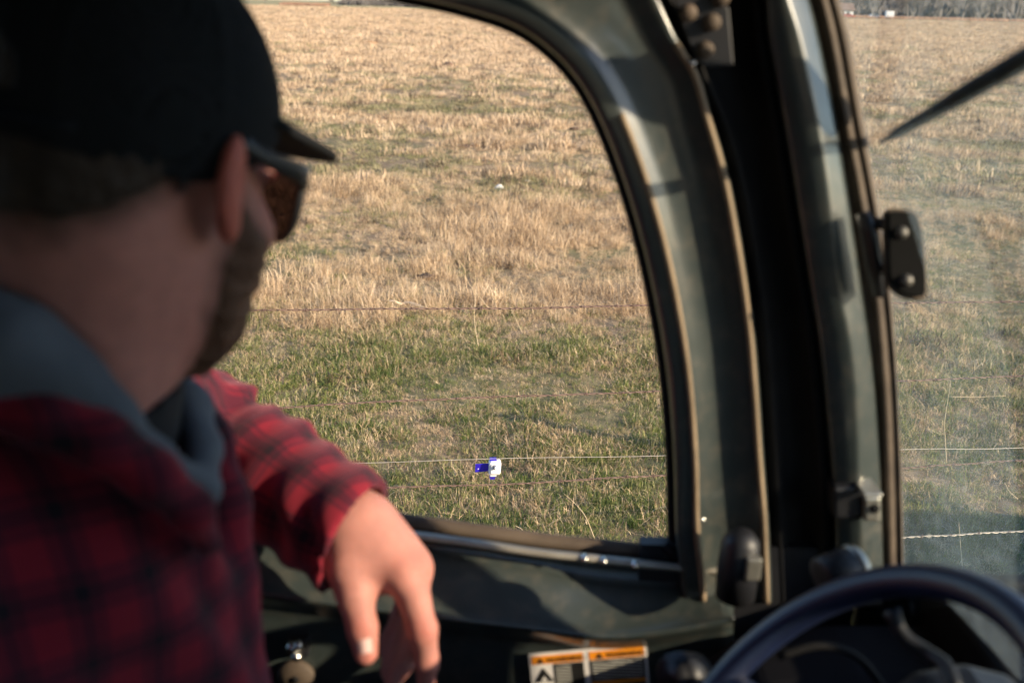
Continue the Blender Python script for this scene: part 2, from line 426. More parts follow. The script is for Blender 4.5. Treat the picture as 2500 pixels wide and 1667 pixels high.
def strand(f, mat, name, twist=True):
    s = np.linspace(XL, XR, 760 if twist else 60)
    wob = (vnoise(s * 2.3 + 5, s * 0 + f(0) * 31) - 0.5) * 0.012 + (vnoise(s * 9, s * 0 + f(0) * 11) - 0.5) * 0.004
    sag = 0.004 * np.cos(s)
    c = FP[None] + s[:, None] * FD[None]; c[:, 2] = f(s) + wob + sag
    b = MB()
    if twist:
        ph = s * 2 * math.pi / 0.062
        for q in (0, math.pi):
            p = c + 0.0021 * (np.cos(ph + q)[:, None] * FN[None] + np.sin(ph + q)[:, None] * np.array([0, 0, 1.0])[None])
            b.tube(p, 0.00145, 5)
    else:
        b.tube(c, 0.00115, 5)
    o = b.build(name, mat, fence, True)
    return o, s, c
barb = None
def barbs(parent, s, c, mat, off):
    global barb
    p = np.arange(XL + 0.3 + off, XR - 0.3, 0.104)
    p = p[(p > -1.45) & (p < 2.1)]
    for i, q in enumerate(p):
        q = q + RNG.uniform(-0.012, 0.012)
        pos = np.array([np.interp(q, s, c[:, k]) for k in range(3)])
        if barb is None:
            b = MB()
            t = np.linspace(0, 4 * math.pi, 17)
            b.tube(np.stack([t / (4 * math.pi) * 0.010 - 0.005, 0.0036 * np.cos(t), 0.0036 * np.sin(t)], 1), 0.0011, 4)
            b.tube([(-0.004, 0.003, 0.0), (-0.005, 0.006, 0.010)], [0.0012, 0.0005], 4)
            b.tube([(0.004, -0.003, 0.0), (0.006, -0.006, -0.011)], [0.0012, 0.0005], 4)
            b.tube([(0.001, 0.0, 0.003), (0.002, 0.011, 0.006)], [0.0012, 0.0005], 4)
            o = b.build('barb', mat, parent); barb = o.data
        else:
            o = bpy.data.objects.new('barb', barb); COL.objects.link(o); setparent(o, parent)
        o.location = pos; o.rotation_euler = (RNG.uniform(0, 6.28), RNG.uniform(-0.3, 0.3), FA)
W1 = wire_line((600, 762), (2450, 735)); W2 = wire_line((600, 1000), (2450, 917)); W3 = wire_line((880, 1131), (2450, 1093))
W4 = wire_line((940, 1196), (2450, 1128)); W5 = wire_line((2200, 1312), (2480, 1296))
for i, (f, mt) in enumerate(((W1, M_RUST), (W2, M_RUST), (W4, M_RUST), (W5, M_GALV))):
    o, s, c = strand(f, mt, 'barbed_wire'); barbs(o, s, c, M_RUST, 0.03 * i)
o, s3_, c3_ = strand(W3, M_GALV, 'plain_wire', False)
for sx in (XL, XR):
    q = FP + FD * sx
    b = MB(); b.box((q[0] - 0.022, q[1] - 0.003, -0.4), (q[0] + 0.022, q[1] + 0.003, 1.25)); b.box((q[0] - 0.003, q[1] - 0.001, -0.4), (q[0] + 0.003, q[1] + 0.04, 1.249))
    for zz in np.arange(0.1, 1.2, 0.09): b.box((q[0] - 0.008, q[1] - 0.010, zz), (q[0] + 0.008, q[1] - 0.002, zz + 0.012))
    b.build('fence_post', M_POST, fence)

# ------------------------------------------------------------------ the white and blue sensor clipped on the plain wire
DC = fence_pt(1207, 1139)                                # centre of the white housing
M_WHT = simple('white_plastic', (0.80, 0.79, 0.80), (0.84, 0.83, 0.84), 0.4, 40)
M_BLU = simple('blue_plastic', (0.025, 0.012, 0.42), (0.035, 0.02, 0.55), 0.35, 30)
M_GRYP = simple('grey_plastic', (0.36, 0.35, 0.36), (0.42, 0.41, 0.42), 0.45, 30)
sc_ = 2.95 / FPX                                         # metres per photo pixel at the fence
ex = FD; ez_ = -FN; ey = np.array([0.06, 0, 1.0]); ey = ey / np.linalg.norm(ey)
def dp(dx, dy, out=0.0): return DC + ex * dx * sc_ - ey * dy * sc_ + ez_ * out
dev = empty('fence_sensor', dp(0, 40), 'small white and blue plastic sensor box hanging on the plain fence wire', 'sensor')
plate('housing', round_poly(15.5 * sc_, 18 * sc_, 5 * sc_), dp(0, -1, -0.012), ex, ey, ez_, 0.030, M_WHT, dev, 0.003)
fc = plate('face_panel', round_poly(12 * sc_, 14 * sc_, 4 * sc_), dp(1, -1, 0.0185), ex, ey, ez_, 0.002, M_WHT, dev, 0.001)
th = np.linspace(math.radians(115), math.radians(300), 14)
arc = np.array([[7 * math.cos(t), 7 * math.sin(t)] for t in th] + [[5 * math.cos(t), 5 * math.sin(t)] for t in th[::-1]]) * sc_
plate('dial_ring', arc, dp(1, -8, 0.021), ex, ey, ez_, 0.002, M_GRYP, dev)
kn = [[5 * math.cos(t) * sc_, 5 * math.sin(t) * sc_] for t in np.linspace(0, 2 * math.pi, 20, endpoint=False)]
plate('knob', np.array(kn), dp(2, -7.5, 0.0205), ex, ey, ez_, 0.008, M_WHT, dev, 0.001)
plate('flag_panel', np.array([[-50.5, 11.5], [-14, 12], [-14, -10], [-49.5, -11.5]]) * sc_, dp(0, 2, -0.002), ex, ey, ez_, 0.003, M_BLU, dev, 0.0006)
plate('flag_rivet', np.array(kn) * 0.3, dp(-42, 4, 0.0012), ex, ey, ez_, 0.001, M_WHT, dev)
plate('top_clip', round_poly(9 * sc_, 3 * sc_, 1.5 * sc_), dp(-5, -20, -0.011), ex, ey, ez_, 0.016, M_BLU, dev)
plate('collar', round_poly(8 * sc_, 4 * sc_, 1 * sc_), dp(-2, 19, -0.007), ex, ey, ez_, 0.020, M_WHT, dev)
plate('terminal_block', round_poly(9 * sc_, 1.6 * sc_, 1 * sc_), dp(-3, 23, -0.007), ex, ey, ez_, 0.019, M_BLU, dev)
for i in range(3):
    plate('terminal_finger', round_poly(1.7 * sc_, 4.5 * sc_, 0.6 * sc_), dp(-8.5 + 4.6 * i, 28, -0.006), ex, ey, ez_, 0.016, M_BLU, dev)

# ------------------------------------------------------------------ odds and ends lying in the pasture
M_STONE = simple('pale_stone', (0.62, 0.60, 0.56), (0.74, 0.72, 0.68), 0.85, 15, bmp=0.4)
M_BONE = simple('bleached_wood', (0.58, 0.46, 0.32), (0.72, 0.60, 0.44), 0.8, 25, bmp=0.4)
M_DUNG = simple('dry_dung', (0.06, 0.04, 0.03), (0.13, 0.085, 0.06), 0.95, 20, bmp=0.6)
M_SOIL = simple('bare_soil', (0.11, 0.07, 0.05), (0.20, 0.13, 0.09), 0.95, 12, bmp=0.6)
M_LEAF = simple('rust_leaf', (0.36, 0.16, 0.05), (0.50, 0.24, 0.08), 0.8, 12)
def lump(name, px, py, w, h, d, mat, label, cat, seed, group=None, sink=0.25):
    g = ground(px, py, 0.0); g[2] = gz(g[0], g[1])
    bm = bmesh.new(); bmesh.ops.create_icosphere(bm, subdivisions=3, radius=1)
    rr = np.random.default_rng(seed); ph = rr.uniform(0, 9, 9)
    V = np.array([v.co[:] for v in bm.verts])
    f = 1 + 0.16 * np.sin(3 * V[:, 0] + ph[0]) * np.cos(4 * V[:, 1] + ph[1]) + 0.12 * np.sin(7 * V[:, 1] + ph[2] + 5 * V[:, 2]) + 0.07 * np.sin(11 * V[:, 0] + ph[3] + 9 * V[:, 2])
    V = V * f[:, None] * np.array([w / 2, d / 2, h / 2])
    V[:, 2] += h * (0.5 - sink)
    for v, q in zip(bm.verts, V): v.co = q
    me = bpy.data.meshes.new(name); bm.to_mesh(me); bm.free(); me.materials.append(mat)
    me.polygons.foreach_set('use_smooth', [True] * len(me.polygons))
    o = bpy.data.objects.new(name, me); COL.objects.link(o); o.location = g
    return tag(o, label, cat, group)
lump('pale_stone', 1219, 458, 0.10, 0.07, 0.09, M_STONE, 'rounded white stone lying in dry grass in the middle of the field', 'stone', 1)
lump('pale_stone', 1287, 441, 0.075, 0.035, 0.06, M_STONE, 'flat small pale stone just behind the rounded white stone', 'stone', 2)
lump('soil_mound', 1095, 166, 0.34, 0.26, 0.30, M_SOIL, 'dark brown molehill far out in the pasture', 'soil mound', 3)
lump('dung_patch', 925, 295, 0.30, 0.08, 0.20, M_DUNG, 'flat dark dung patch in the pasture left of the pillar', 'dung', 4)
lump('dung_patch', 1130, 360, 0.22, 0.06, 0.16, M_DUNG, 'small dark dung patch with a rusty edge in the far grass', 'dung', 5)
lump('rust_leaves', 1160, 359, 0.14, 0.05, 0.10, M_LEAF, 'rust coloured clump beside the small dark dung patch', 'leaf clump', 6)
lump('rust_leaves', 905, 106, 0.6, 0.12, 0.5, M_LEAF, 'orange brown weed clump far out near the cap', 'leaf clump', 7)
lump('dung_patch', 1402, 315, 0.16, 0.05, 0.12, M_DUNG, 'tiny dark dung patch close to the window frame edge', 'dung', 8)
lump('dung_patch', 1040, 672, 0.13, 0.05, 0.10, M_DUNG, 'brown dung lump above the pale driftwood piece', 'dung', 9)
lump('dung_patch', 1500, 527, 0.30, 0.05, 0.2, M_DUNG, 'long dark dung patch hard against the window frame', 'dung', 10)
# bleached piece of wood: a bent branch, thick at one end
g = ground(1000, 752, 0); g[2] = gz(g[0], g[1])
b = MB(); u = np.linspace(0, 1, 14)
b.tube(np.stack([(u - 0.5) * 0.20, 0.02 * np.sin(5 * u), 0.025 + 0.03 * np.sin(3.0 * u) * (u < 2) - 0.01 * u], 1) + g, np.interp(u, [0, 0.2, 0.7, 0.92, 1], [0.004, 0.009, 0.016, 0.02, 0.008]), 8, flat=0.7)
b.tube(np.array([(-0.05, 0, 0.04), (-0.10, 0.01, 0.06), (-0.16, 0.0, 0.065)]) + g, [0.009, 0.007, 0.003], 6)
tag(b.build('driftwood', M_BONE, None, True), 'pale bleached piece of wood lying behind the top wire', 'driftwood')
# long dry stalks standing clear of the grass
M_STRAW = simple('straw_stalk', (0.62, 0.47, 0.28), (0.74, 0.60, 0.40), 0.6, 20)
def stalk(pts, d, w, label, rooted=True):
    p = crom(np.array([P(x, y, d) for x, y in pts]), 16)
    b = MB(); b.tube(p, np.linspace(w, w * 0.45, 16), 5)
    return tag(b.build('dry_stalk', M_STRAW, None, True), label, 'stalk')
def sd(px, py):
    return proj(ground(px, py, 0.0))[2]
stalk([(1452, 1315), (1430, 1262), (1405, 1230), (1375, 1203)], sd(1452, 1315) - 0.05, 0.0016, 'long bent straw stalk rising above the door sill')
stalk([(2311, 1130), (2307, 1062), (2306, 1030), (2316, 965), (2321, 930)], 3.3, 0.0014, 'tall thin straw stalk crossing the wires behind the windscreen')
stalk([(2318, 968), (2380, 969), (2455, 966)], 3.33, 0.0012, 'horizontal straw stalk joined to the tall stalk behind the windscreen')
stalk([(2349, 1380), (2345, 1330), (2341, 1276)], sd(2349, 1380) - 0.03, 0.0015, 'short straw stalk in the shade below the lowest wire')
stalk([(2485, 1218), (2465, 1200), (2453, 1178)], sd(2485, 1218) - 0.03, 0.0016, 'small leaning straw near the right edge behind the windscreen')
stalk([(1168, 845), (1160, 800), (1158, 765), (1163, 700)], sd(1168, 845) - 0.1, 0.0022, 'tall curved straw stalk rising past the top wire')
stalk([(1275, 812), (1255, 770), (1243, 745)], sd(1275, 812) - 0.1, 0.002, 'leaning straw stalk right of the tall curved one')
stalk([(1193, 752), (1150, 700), (1128, 665)], sd(1193, 752) - 0.2, 0.002, 'straw stalk leaning left above the top wire')
# ================================================================== FAR BACKGROUND
M_BARK = simple('bare_bark', (0.11, 0.095, 0.085), (0.18, 0.155, 0.14), 0.95, 3)
def bare_tree_mesh(name, seed, h):
    rr = np.random.default_rng(seed); tr = MB(); cr = MB()
    def grow(b, p, d, L, r, lev):
        pts = [p]; n = 5
        for i in range(n):
            d = d + rr.normal(0, 0.10, 3) + np.array([0, 0, 0.03]); d /= np.linalg.norm(d); p = p + d * L / n; pts.append(p)
        b.tube(np.array(pts), np.linspace(r, r * 0.55, n + 1), 5 if lev < 2 else 3, cap=False)
        if lev >= 4: return
        for i in range((6, 5, 5, 4)[lev]):
            t = rr.uniform(0.35, 1.0); q = pts[int(t * n)]
            az = rr.uniform(0, 6.28); sp = rr.uniform(0.35, 0.85)
            dd = d * math.cos(sp) + math.sin(sp) * np.array([math.cos(az), math.sin(az), 0.15]); dd /= np.linalg.norm(dd)
            grow(cr, np.array(q), dd, L * rr.uniform(0.5, 0.72), r * 0.45, lev + 1)
    grow(tr, np.zeros(3), np.array([0, 0, 1.0]), h * 0.42, h * 0.022, 0)
    return tr, cr
TREES = []
for i in range(4):
    tr, cr = bare_tree_mesh('t', 40 + i, 10)
    a = tr.build('trunk', M_BARK); c = cr.build('crown', M_BARK)
    TREES.append((a.data, c.data)); bpy.data.objects.remove(a); bpy.data.objects.remove(c)
tree_words = ['leftmost bare tree on the far treeline seen through the windscreen']
spots = []
for px in np.linspace(2040, 2520, 26): spots.append((px + random.uniform(-8, 8), random.uniform(420, 560), random.uniform(1.6, 2.8)))
spots += [(648, 470, 0.55), (806, 390, 0.5), (815, 392, 0.45)]
for i, (px, dist, s) in enumerate(spots):
    r = ray(px, 20); r = r / r[1]; pos = np.array([r[0] * dist, dist, -0.1])
    e = empty('bare_tree', pos)
    if px > 1500: tag(e, 'leafless tree in the hazy grey treeline behind the windscreen', 'tree', 'far treeline behind the windscreen')
    else: tag(e, 'small leafless bush on the horizon beside the black cap', 'tree', 'bushes on the horizon beside the cap')
    e.scale = (s, s, s); e.rotation_euler = (0, 0, random.uniform(0, 6.28))
    for nm, me in zip(('trunk', 'crown'), TREES[i % 4]):
        o = bpy.data.objects.new(nm, me); COL.objects.link(o); o.parent = e
# reddish weeds along the far meadow and a dark thicket on the left horizon
def thicket(name, px0, px1, d0, d1, n, h, mat, label, cat):
    V = []; F = []
    for i in range(n):
        px = random.uniform(px0, px1); d = random.uniform(d0, d1); r = ray(px, 20); r = r / r[1]
        c = np.array([r[0] * d, d, 0]); w = h * random.uniform(0.5, 1.3); hh = h * random.uniform(0.5, 1.2)
        for k in range(14):
            a = random.uniform(0, 6.28); q = c + np.array([math.cos(a), math.sin(a), 0]) * w * random.random()
            tip = q + np.array([random.uniform(-0.3, 0.3) * w, random.uniform(-0.3, 0.3) * w, hh * random.uniform(0.5, 1)])
            s = np.array([0.05, 0.02, 0]) * h; bse = len(V)
            V += [q - s, q + s, (q + tip) / 2 + s * 2.2, tip, (q + tip) / 2 - s * 2.2]; F.append([bse, bse + 1, bse + 2, bse + 3, bse + 4])
    o = mesh_obj(name, V, F, mat, None, False)
    return tag(o, label, cat, kind='stuff')
M_RED = simple('red_weed', (0.24, 0.15, 0.10), (0.33, 0.21, 0.15), 0.95, 0.4)
M_BRUSH = simple('grey_brush', (0.085, 0.08, 0.08), (0.14, 0.13, 0.125), 0.95, 0.3)
thicket('red_weeds', 2030, 2560, 380, 430, 700, 1.1, M_RED, 'reddish weeds along the far edge of the pasture', 'weeds')
thicket('red_weeds', 690, 800, 335, 350, 160, 1.2, M_RED, 'pinkish weed strip on the left horizon', 'weeds')
thicket('far_brush', 2030, 2560, 470, 660, 1700, 9.0, M_BRUSH, 'grey brush filling the far treeline', 'brush')
thicket('far_brush', 835, 1010, 500, 560, 260, 3.2, M_BRUSH, 'dark brush strip on the left horizon', 'brush')
# far fence posts
M_FPOST = simple('grey_post', (0.13, 0.11, 0.09), (0.2, 0.17, 0.14), 0.9, 2)
ff = empty('far_fence', (60, 319, 0), 'distant post and wire fence closing off the pasture', 'fence')
b0 = None
for px in np.linspace(1990, 2560, 20):
    r = ray(px, 20); r = r / r[1]; q = (r[0] * 319, 319)
    if b0 is None:
        b = MB(); b.box((-0.07, -0.07, -0.2), (0.07, 0.07, 1.3)); b.box((-0.08, -0.08, 1.3), (0.08, 0.08, 1.36)); o = b.build('post', M_FPOST, ff); b0 = o.data
    else:
        o = bpy.data.objects.new('post', b0); COL.objects.link(o); setparent(o, ff)
    o.location = (q[0], q[1], 0)
b = MB()
for zz in (0.5, 0.85, 1.2): b.tube([(85, 319, zz), (200, 319, zz)], 0.012, 4)
b.build('wire', M_FPOST, ff)
# white farmhouse
M_SIDING = simple('white_siding', (0.74, 0.73, 0.70), (0.80, 0.79, 0.77), 0.7, 1)
M_ROOF = simple('brown_roof', (0.16, 0.11, 0.09), (0.22, 0.15, 0.12), 0.9, 1)
M_DGL = simple('dark_pane', (0.03, 0.035, 0.04), None, 0.1)
r = ray(2052, 20); r = r / r[1]; D = 405; hx, hy = r[0] * D, D
house = empty('farmhouse', (hx, hy, 0), 'small white farmhouse with gabled roof at the far edge beside the pillar', 'house')
b = MB(); w, dp_, hh = 4.2, 3.2, 2.9
b.add([(hx - w, hy - dp_, 0), (hx + w, hy - dp_, 0), (hx + w, hy + dp_, 0), (hx - w, hy + dp_, 0), (hx - w, hy - dp_, hh), (hx + w, hy - dp_, hh), (hx + w, hy + dp_, hh), (hx - w, hy + dp_, hh), (hx - w, hy, hh + 2.2), (hx + w, hy, hh + 2.2)],
      [[0, 1, 5, 4], [2, 3, 7, 6], [1, 2, 6, 9, 5], [3, 0, 4, 8, 7]])
b.build('wall', M_SIDING, house)
b = MB(); o_ = 0.5
for sgn in (-1, 1):
    y1 = hy + sgn * (dp_ + o_); z1 = hh - 0.34
    b.add([(hx - w - o_, hy, hh + 2.3), (hx + w + o_, hy, hh + 2.3), (hx + w + o_, y1, z1), (hx - w - o_, y1, z1), (hx - w - o_, hy, hh + 2.48), (hx + w + o_, hy, hh + 2.48), (hx + w + o_, y1, z1 + 0.18), (hx - w - o_, y1, z1 + 0.18)],
          [[0, 1, 2, 3], [4, 7, 6, 5], [0, 4, 5, 1], [1, 5, 6, 2], [2, 6, 7, 3], [3, 7, 4, 0]])
b.build('roof', M_ROOF, house)
for xx in (-2.4, 2.2):
    b = MB(); b.box((hx + xx - 0.5, hy - dp_ - 0.03, 1.0), (hx + xx + 0.5, hy - dp_ - 0.004, 2.2)); b.build('window', M_DGL, house)
b = MB(); b.box((hx - 0.5, hy - dp_ - 0.04, 0.1), (hx + 0.5, hy - dp_ - 0.004, 2.2)); b.build('door', M_ROOF, house)
# parked vehicles by the house
M_CARR = simple('red_paint', (0.45, 0.05, 0.04), None, 0.35); M_CARW = simple('white_paint', (0.80, 0.80, 0.80), None, 0.35)
M_TYRE = simple('tyre_rubber', (0.02, 0.02, 0.02), None, 0.9)
def car(px, D, mat, label, box=False, L=4.4):
    r = ray(px, 20); r = r / r[1]; x, y = r[0] * D, D
    e = empty('parked_trailer' if box else 'parked_car', (x, y, 0), label, 'trailer' if box else 'car')
    b = MB(); h = L / 2
    prof = [(-h, 0.35), (h, 0.35), (h, 0.85), (h * 0.6, 0.98), (h * 0.3, 1.5), (-h * 0.55, 1.52), (-h * 0.85, 1.0), (-h, 0.9)] if not box else [(-h, 0.6), (h, 0.6), (h, 2.6), (h - 0.2, 2.8), (-h + 0.2, 2.8), (-h, 2.6)]
    n = len(prof)
    b.add([(x + q[0], y - 0.85, q[1]) for q in prof] + [(x + q[0], y + 0.85, q[1]) for q in prof], [list(range(n))[::-1], list(range(n, 2 * n))] + [[i, (i + 1) % n, n + (i + 1) % n, n + i] for i in range(n)])
    b.build('body', mat, e)
    if not box:
        b = MB(); b.box((x - h * 0.5, y - 0.87, 1.03), (x + h * 0.28, y - 0.852, 1.42)); b.build('side_window', M_DGL, e)
    for wx in ((-0.3, 0.0) if box else (-0.62, 0.62)):
        b = MB(); b.tube([(x + wx * h, y - 0.9, 0.33), (x + wx * h, y - 0.7, 0.33)], 0.33, 14); b.build('wheel', M_TYRE, e)
car(2073, 385, M_CARR, 'small red car parked in front of the far farmhouse')
car(2138, 395, M_CARW, 'small white car parked between farmhouse and white trailer')
car(2174, 392, M_CARW, 'white box trailer parked before the far treeline', True, 2.9)
# low evergreen bush
lump('evergreen_bush', 2237, 32, 3.6, 3.0, 3.0, simple('evergreen', (0.05, 0.06, 0.04), (0.09, 0.10, 0.06), 0.95, 3, bmp=1), 'round dark bush right of the white trailer on the treeline', 'bush', 31)
# ================================================================== THE UTILITY VEHICLE
veh = empty('utility_vehicle', (0.0, 0.4, 0.0), 'dark green metal cab of a utility vehicle around the man with its side window open', 'vehicle')
def paint_mat():
    mt, nt, b = newmat('dark_green_paint')
    n1 = noise_tex(nt, 6, 5, 0.6); n2 = noise_tex(nt, 45, 6, 0.7); n3 = noise_tex(nt, 2.2, 3, 0.5)
    base = ramp(nt, n1.outputs['Fac'], [(0.3, (0.027, 0.036, 0.035)), (0.7, (0.038, 0.049, 0.048))])
    dirt = ramp(nt, n2.outputs['Fac'], [(0.3, (0.09, 0.070, 0.050)), (0.7, (0.19, 0.15, 0.105))])
    ml = N(nt, 'ShaderNodeMath', operation='MULTIPLY'); nt.links.new(n2.outputs['Fac'], ml.inputs[0]); nt.links.new(n3.outputs['Fac'], ml.inputs[1])
    k = ramp(nt, ml.outputs[0], [(0.24, (0, 0, 0)), (0.46, (0.42, 0.42, 0.42))])
    mx = N(nt, 'ShaderNodeMix', data_type='RGBA'); nt.links.new(k, mx.inputs[0]); nt.links.new(base, mx.inputs[6]); nt.links.new(dirt, mx.inputs[7])
    nt.links.new(mx.outputs[2], b.inputs['Base Color'])
    mr = N(nt, 'ShaderNodeMapRange'); mr.inputs['To Min'].default_value = 0.26; mr.inputs['To Max'].default_value = 0.50
    nt.links.new(n2.outputs['Fac'], mr.inputs['Value']); nt.links.new(mr.outputs['Result'], b.inputs['Roughness'])
    b.inputs['Specular IOR Level'].default_value = 0.6
    b.inputs['Coat Weight'].default_value = 0.7; b.inputs['Coat Roughness'].default_value = 0.13
    bump(nt, b, n1.outputs['Fac'], 0.2, 0.005)
    return mt
M_PAINT = paint_mat()
M_RUB = simple('black_rubber', (0.005, 0.005, 0.006), (0.009, 0.009, 0.010), 0.7, 30, spec=0.15)
M_RUBB = simple('brown_dusty_rubber', (0.05, 0.035, 0.025), (0.11, 0.08, 0.055), 0.75, 25)
M_BLK = simple('black_plastic', (0.006, 0.0065, 0.009), (0.011, 0.0115, 0.015), 0.5, 25, bmp=0.1, bscale=300)
M_DASH = simple('grey_black_plastic', (0.004, 0.004, 0.006), (0.009, 0.009, 0.012), 0.8, 12, spec=0.15, bmp=0.15, bscale=400)  # black plastic, set darker in place of shade over the dash
M_BOLT = simple('dull_bolt', (0.10, 0.095, 0.085), (0.16, 0.15, 0.13), 0.5, 40, 0.5)
M_LKD = simple('gauge_black', (0.006, 0.006, 0.007), None, 0.3)
M_CHR = simple('worn_chrome', (0.55, 0.54, 0.50), (0.72, 0.70, 0.66), 0.22, 30, 1.0)
M_STEEL = simple('zinc_steel', (0.35, 0.34, 0.30), (0.5, 0.48, 0.42), 0.4, 40, 0.8)

PER = 6
Wk = [(1646, 1470), (1640, 1400), (1632, 1335), (1628, 1263), (1624, 1110), (1610, 932), (1587, 779), (1551, 610), (1501, 440), (1440, 287), (1371, 180), (1264, 92), (1130, 44), (976, 10), (820, -15), (500, -45), (0, -70), (-400, -90)]
Ok = [(1884, 1470), (1882, 1400), (1879, 1335), (1876, 1263), (1864, 1110), (1852, 932), (1838, 779), (1813, 610), (1781, 440), (1738, 287), (1706, 180), (1652, 92), (1600, -20), (1540, -130), (1440, -220), (900, -300), (0, -330), (-400, -350)]
Wc = crom_key(Wk, PER); Oc = crom_key(Ok, PER)
def offset(c, d):
    t = np.gradient(c, axis=0); t /= np.linalg.norm(t, axis=1)[:, None]
    nrm = np.stack([-t[:, 1], t[:, 0]], 1)
    if (nrm * (Oc - Wc)).sum() < 0: nrm = -nrm
    return c + nrm * d
def rail(c, y): return onY(c[:, 0], c[:, 1], np.full(len(c), y))
def toO(d, y):                                      # d pixels inside the outer line
    v = Wc - Oc; L = np.linalg.norm(v, axis=1)[:, None]; return rail(Oc + v / L * d, y)
door = loft('door', [rail(offset(Wc, 18), 1.010), rail(offset(Wc, 20), 0.980), rail(offset(Wc, 23), 0.971), rail(offset(Wc, 28), 0.968), rail(offset(Wc, 42), 0.9668), rail(offset(Wc, 62), 0.9662), rail(offset(Wc, 72), 0.9665), rail(offset(Wc, 82), 0.9685), rail(offset(Wc, 98), 0.9715), rail(offset(Wc, 116), 0.975),
                     toO(104, 0.9765), toO(80, 0.9765), toO(56, 0.9735), toO(34, 0.9695), toO(18, 0.9675), toO(8, 0.967), toO(2, 0.9685), rail(Oc, 0.974), toO(-4, 1.02)], M_PAINT, veh, 0.012)
door['label'] = 'dark green pressed metal door with open window'
Wfull = Wc; Wc = Wc[2 * PER:]; Ofull = Oc; Oc = Oc[2 * PER:]
loft('window_seal', [rail(Wc, 1.030), rail(Wc, 1.002), rail(offset(Wc, 4), 0.996), rail(offset(Wc, 16), 0.992), rail(offset(Wc, 20), 0.997), rail(offset(Wc, 22), 1.03)], M_RUB, door)
Wc = Wfull; Oc = Ofull
# lower door panel, rails from sill to bottom; keys left to right
xs = [-500, 0, 300, 620, 944, 1150, 1313, 1464, 1622, 1790]
sill = [1065, 1118, 1158, 1203, 1247, 1274, 1298, 1314, 1330, 1345]
cr1 = [1160, 1226, 1270, 1305, 1340, 1372, 1398, 1426, 1436, 1432]
cr2 = [1300, 1365, 1408, 1450, 1493, 1518, 1537, 1556, 1546, 1515]
c_ = lambda ys, dy=0: crom(np.array([(x, y + dy) for x, y in zip(xs, ys)]), 70)
def lr(ys, dy, y):
    q = c_(ys, dy); return onY(q[:, 0], q[:, 1], np.full(len(q), y))
def mixr(f, dy, y):
    q = c_([a + (b - a) * f for a, b in zip(cr1, cr2)], dy); return onY(q[:, 0], q[:, 1], np.full(len(q), y))
low = loft('door_panel', [lr(sill, 38, 1.012), lr(sill, 42, 0.986), lr(sill, 46, 0.979), lr(sill, 53, 0.977), lr(sill, 60, 0.980), lr(sill, 66, 0.992), lr(sill, 72, 0.994),
                          lr(cr1, -8, 0.984), lr(cr1, -2, 0.981), lr(cr1, 4, 0.977), mixr(0.35, 0, 0.964), mixr(0.75, 0, 0.946), lr(cr2, -12, 0.937), lr(cr2, -5, 0.933), lr(cr2, 2, 0.934), lr(cr2, 10, 0.942), lr(cr2, 22, 0.957), lr(cr2, 36, 0.964),
                          lr(cr2, 60, 0.967), lr(cr2, 150, 0.968), lr(cr2, 330, 0.970), lr(cr2, 700, 0.975), lr(cr2, 1300, 0.98)], M_PAINT, veh, -0.01)
low['label'] = 'lower door panel with pressed crease and latch'
loft('sill_seal', [lr(sill, 0, 1.05), lr(sill, 0, 1.014), lr(sill, 4, 1.004), lr(sill, 22, 0.998), lr(sill, 36, 0.996), lr(sill, 40, 1.012)], M_RUBB, door)
b = MB(); q = onY(np.array([1622, 1642, 1646]), np.array([1330, 1350, 1372]), np.array([0.99, 0.985, 0.985])); b.tube(q, [0.006, 0.007, 0.004], 10); b.build('seal_corner', M_RUB, door, True)
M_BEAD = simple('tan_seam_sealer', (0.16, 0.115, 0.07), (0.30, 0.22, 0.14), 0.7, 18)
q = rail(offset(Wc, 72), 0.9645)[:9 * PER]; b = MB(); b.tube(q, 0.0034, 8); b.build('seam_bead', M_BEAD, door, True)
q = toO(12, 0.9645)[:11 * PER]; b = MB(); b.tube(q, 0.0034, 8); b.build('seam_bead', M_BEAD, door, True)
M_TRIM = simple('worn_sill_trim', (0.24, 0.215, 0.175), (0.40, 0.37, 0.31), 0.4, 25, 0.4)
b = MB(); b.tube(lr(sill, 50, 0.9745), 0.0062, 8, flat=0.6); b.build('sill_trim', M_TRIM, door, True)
# bolts along the sill lip: tiny glints
for px, py in ((1427, 1364), (1474, 1370), (1550, 1380), (1714, 1268)):
    c = onY(px, py, 0.968 if px < 1700 else 0.972); b = MB(); b.tube([c + (0, 0.006, 0), c, c - (0, 0.0025, 0), c - (0, 0.0035, 0)], [0.0042, 0.0042, 0.003, 0.0008], 12); b.build('screw', M_CHR, door, True)
# gap seal between door and pillar
PL = [(1850, -120), (1866, 0), (1876, 100), (1914, 312), (1945, 500), (1976, 700), (2000, 850), (2015, 1000), (2032, 1200), (2038, 1400), (2040, 1480)]
PM = [(1885, -120), (1922, 0), (1955, 110), (1998, 312), (2025, 491), (2049, 700), (2074, 820), (2090, 960), (2100, 1200), (2106, 1400), (2108, 1480)]
PR = [(1940, -120), (1976, 0), (2003, 110), (2043, 312), (2072, 491), (2103, 700), (2122, 830), (2138, 980), (2151, 1200), (2157, 1400), (2158, 1480)]
SR = [(1995, -120), (2032, 0), (2058, 110), (2094, 312), (2128, 491), (2162, 700), (2176, 830), (2187, 980), (2195, 1200), (2199, 1400), (2200, 1480)]
GE = [(2012, -120), (2048, 0), (2076, 110), (2110, 312), (2140, 491), (2172, 700), (2183, 830), (2191, 980), (2201, 1200), (2204, 1400), (2205, 1480)]
ck = lambda k, dx=0: crom_key([(x + dx, y) for x, y in k], 6)
R2 = lambda k, dx, y: rail(ck(k, dx), y)
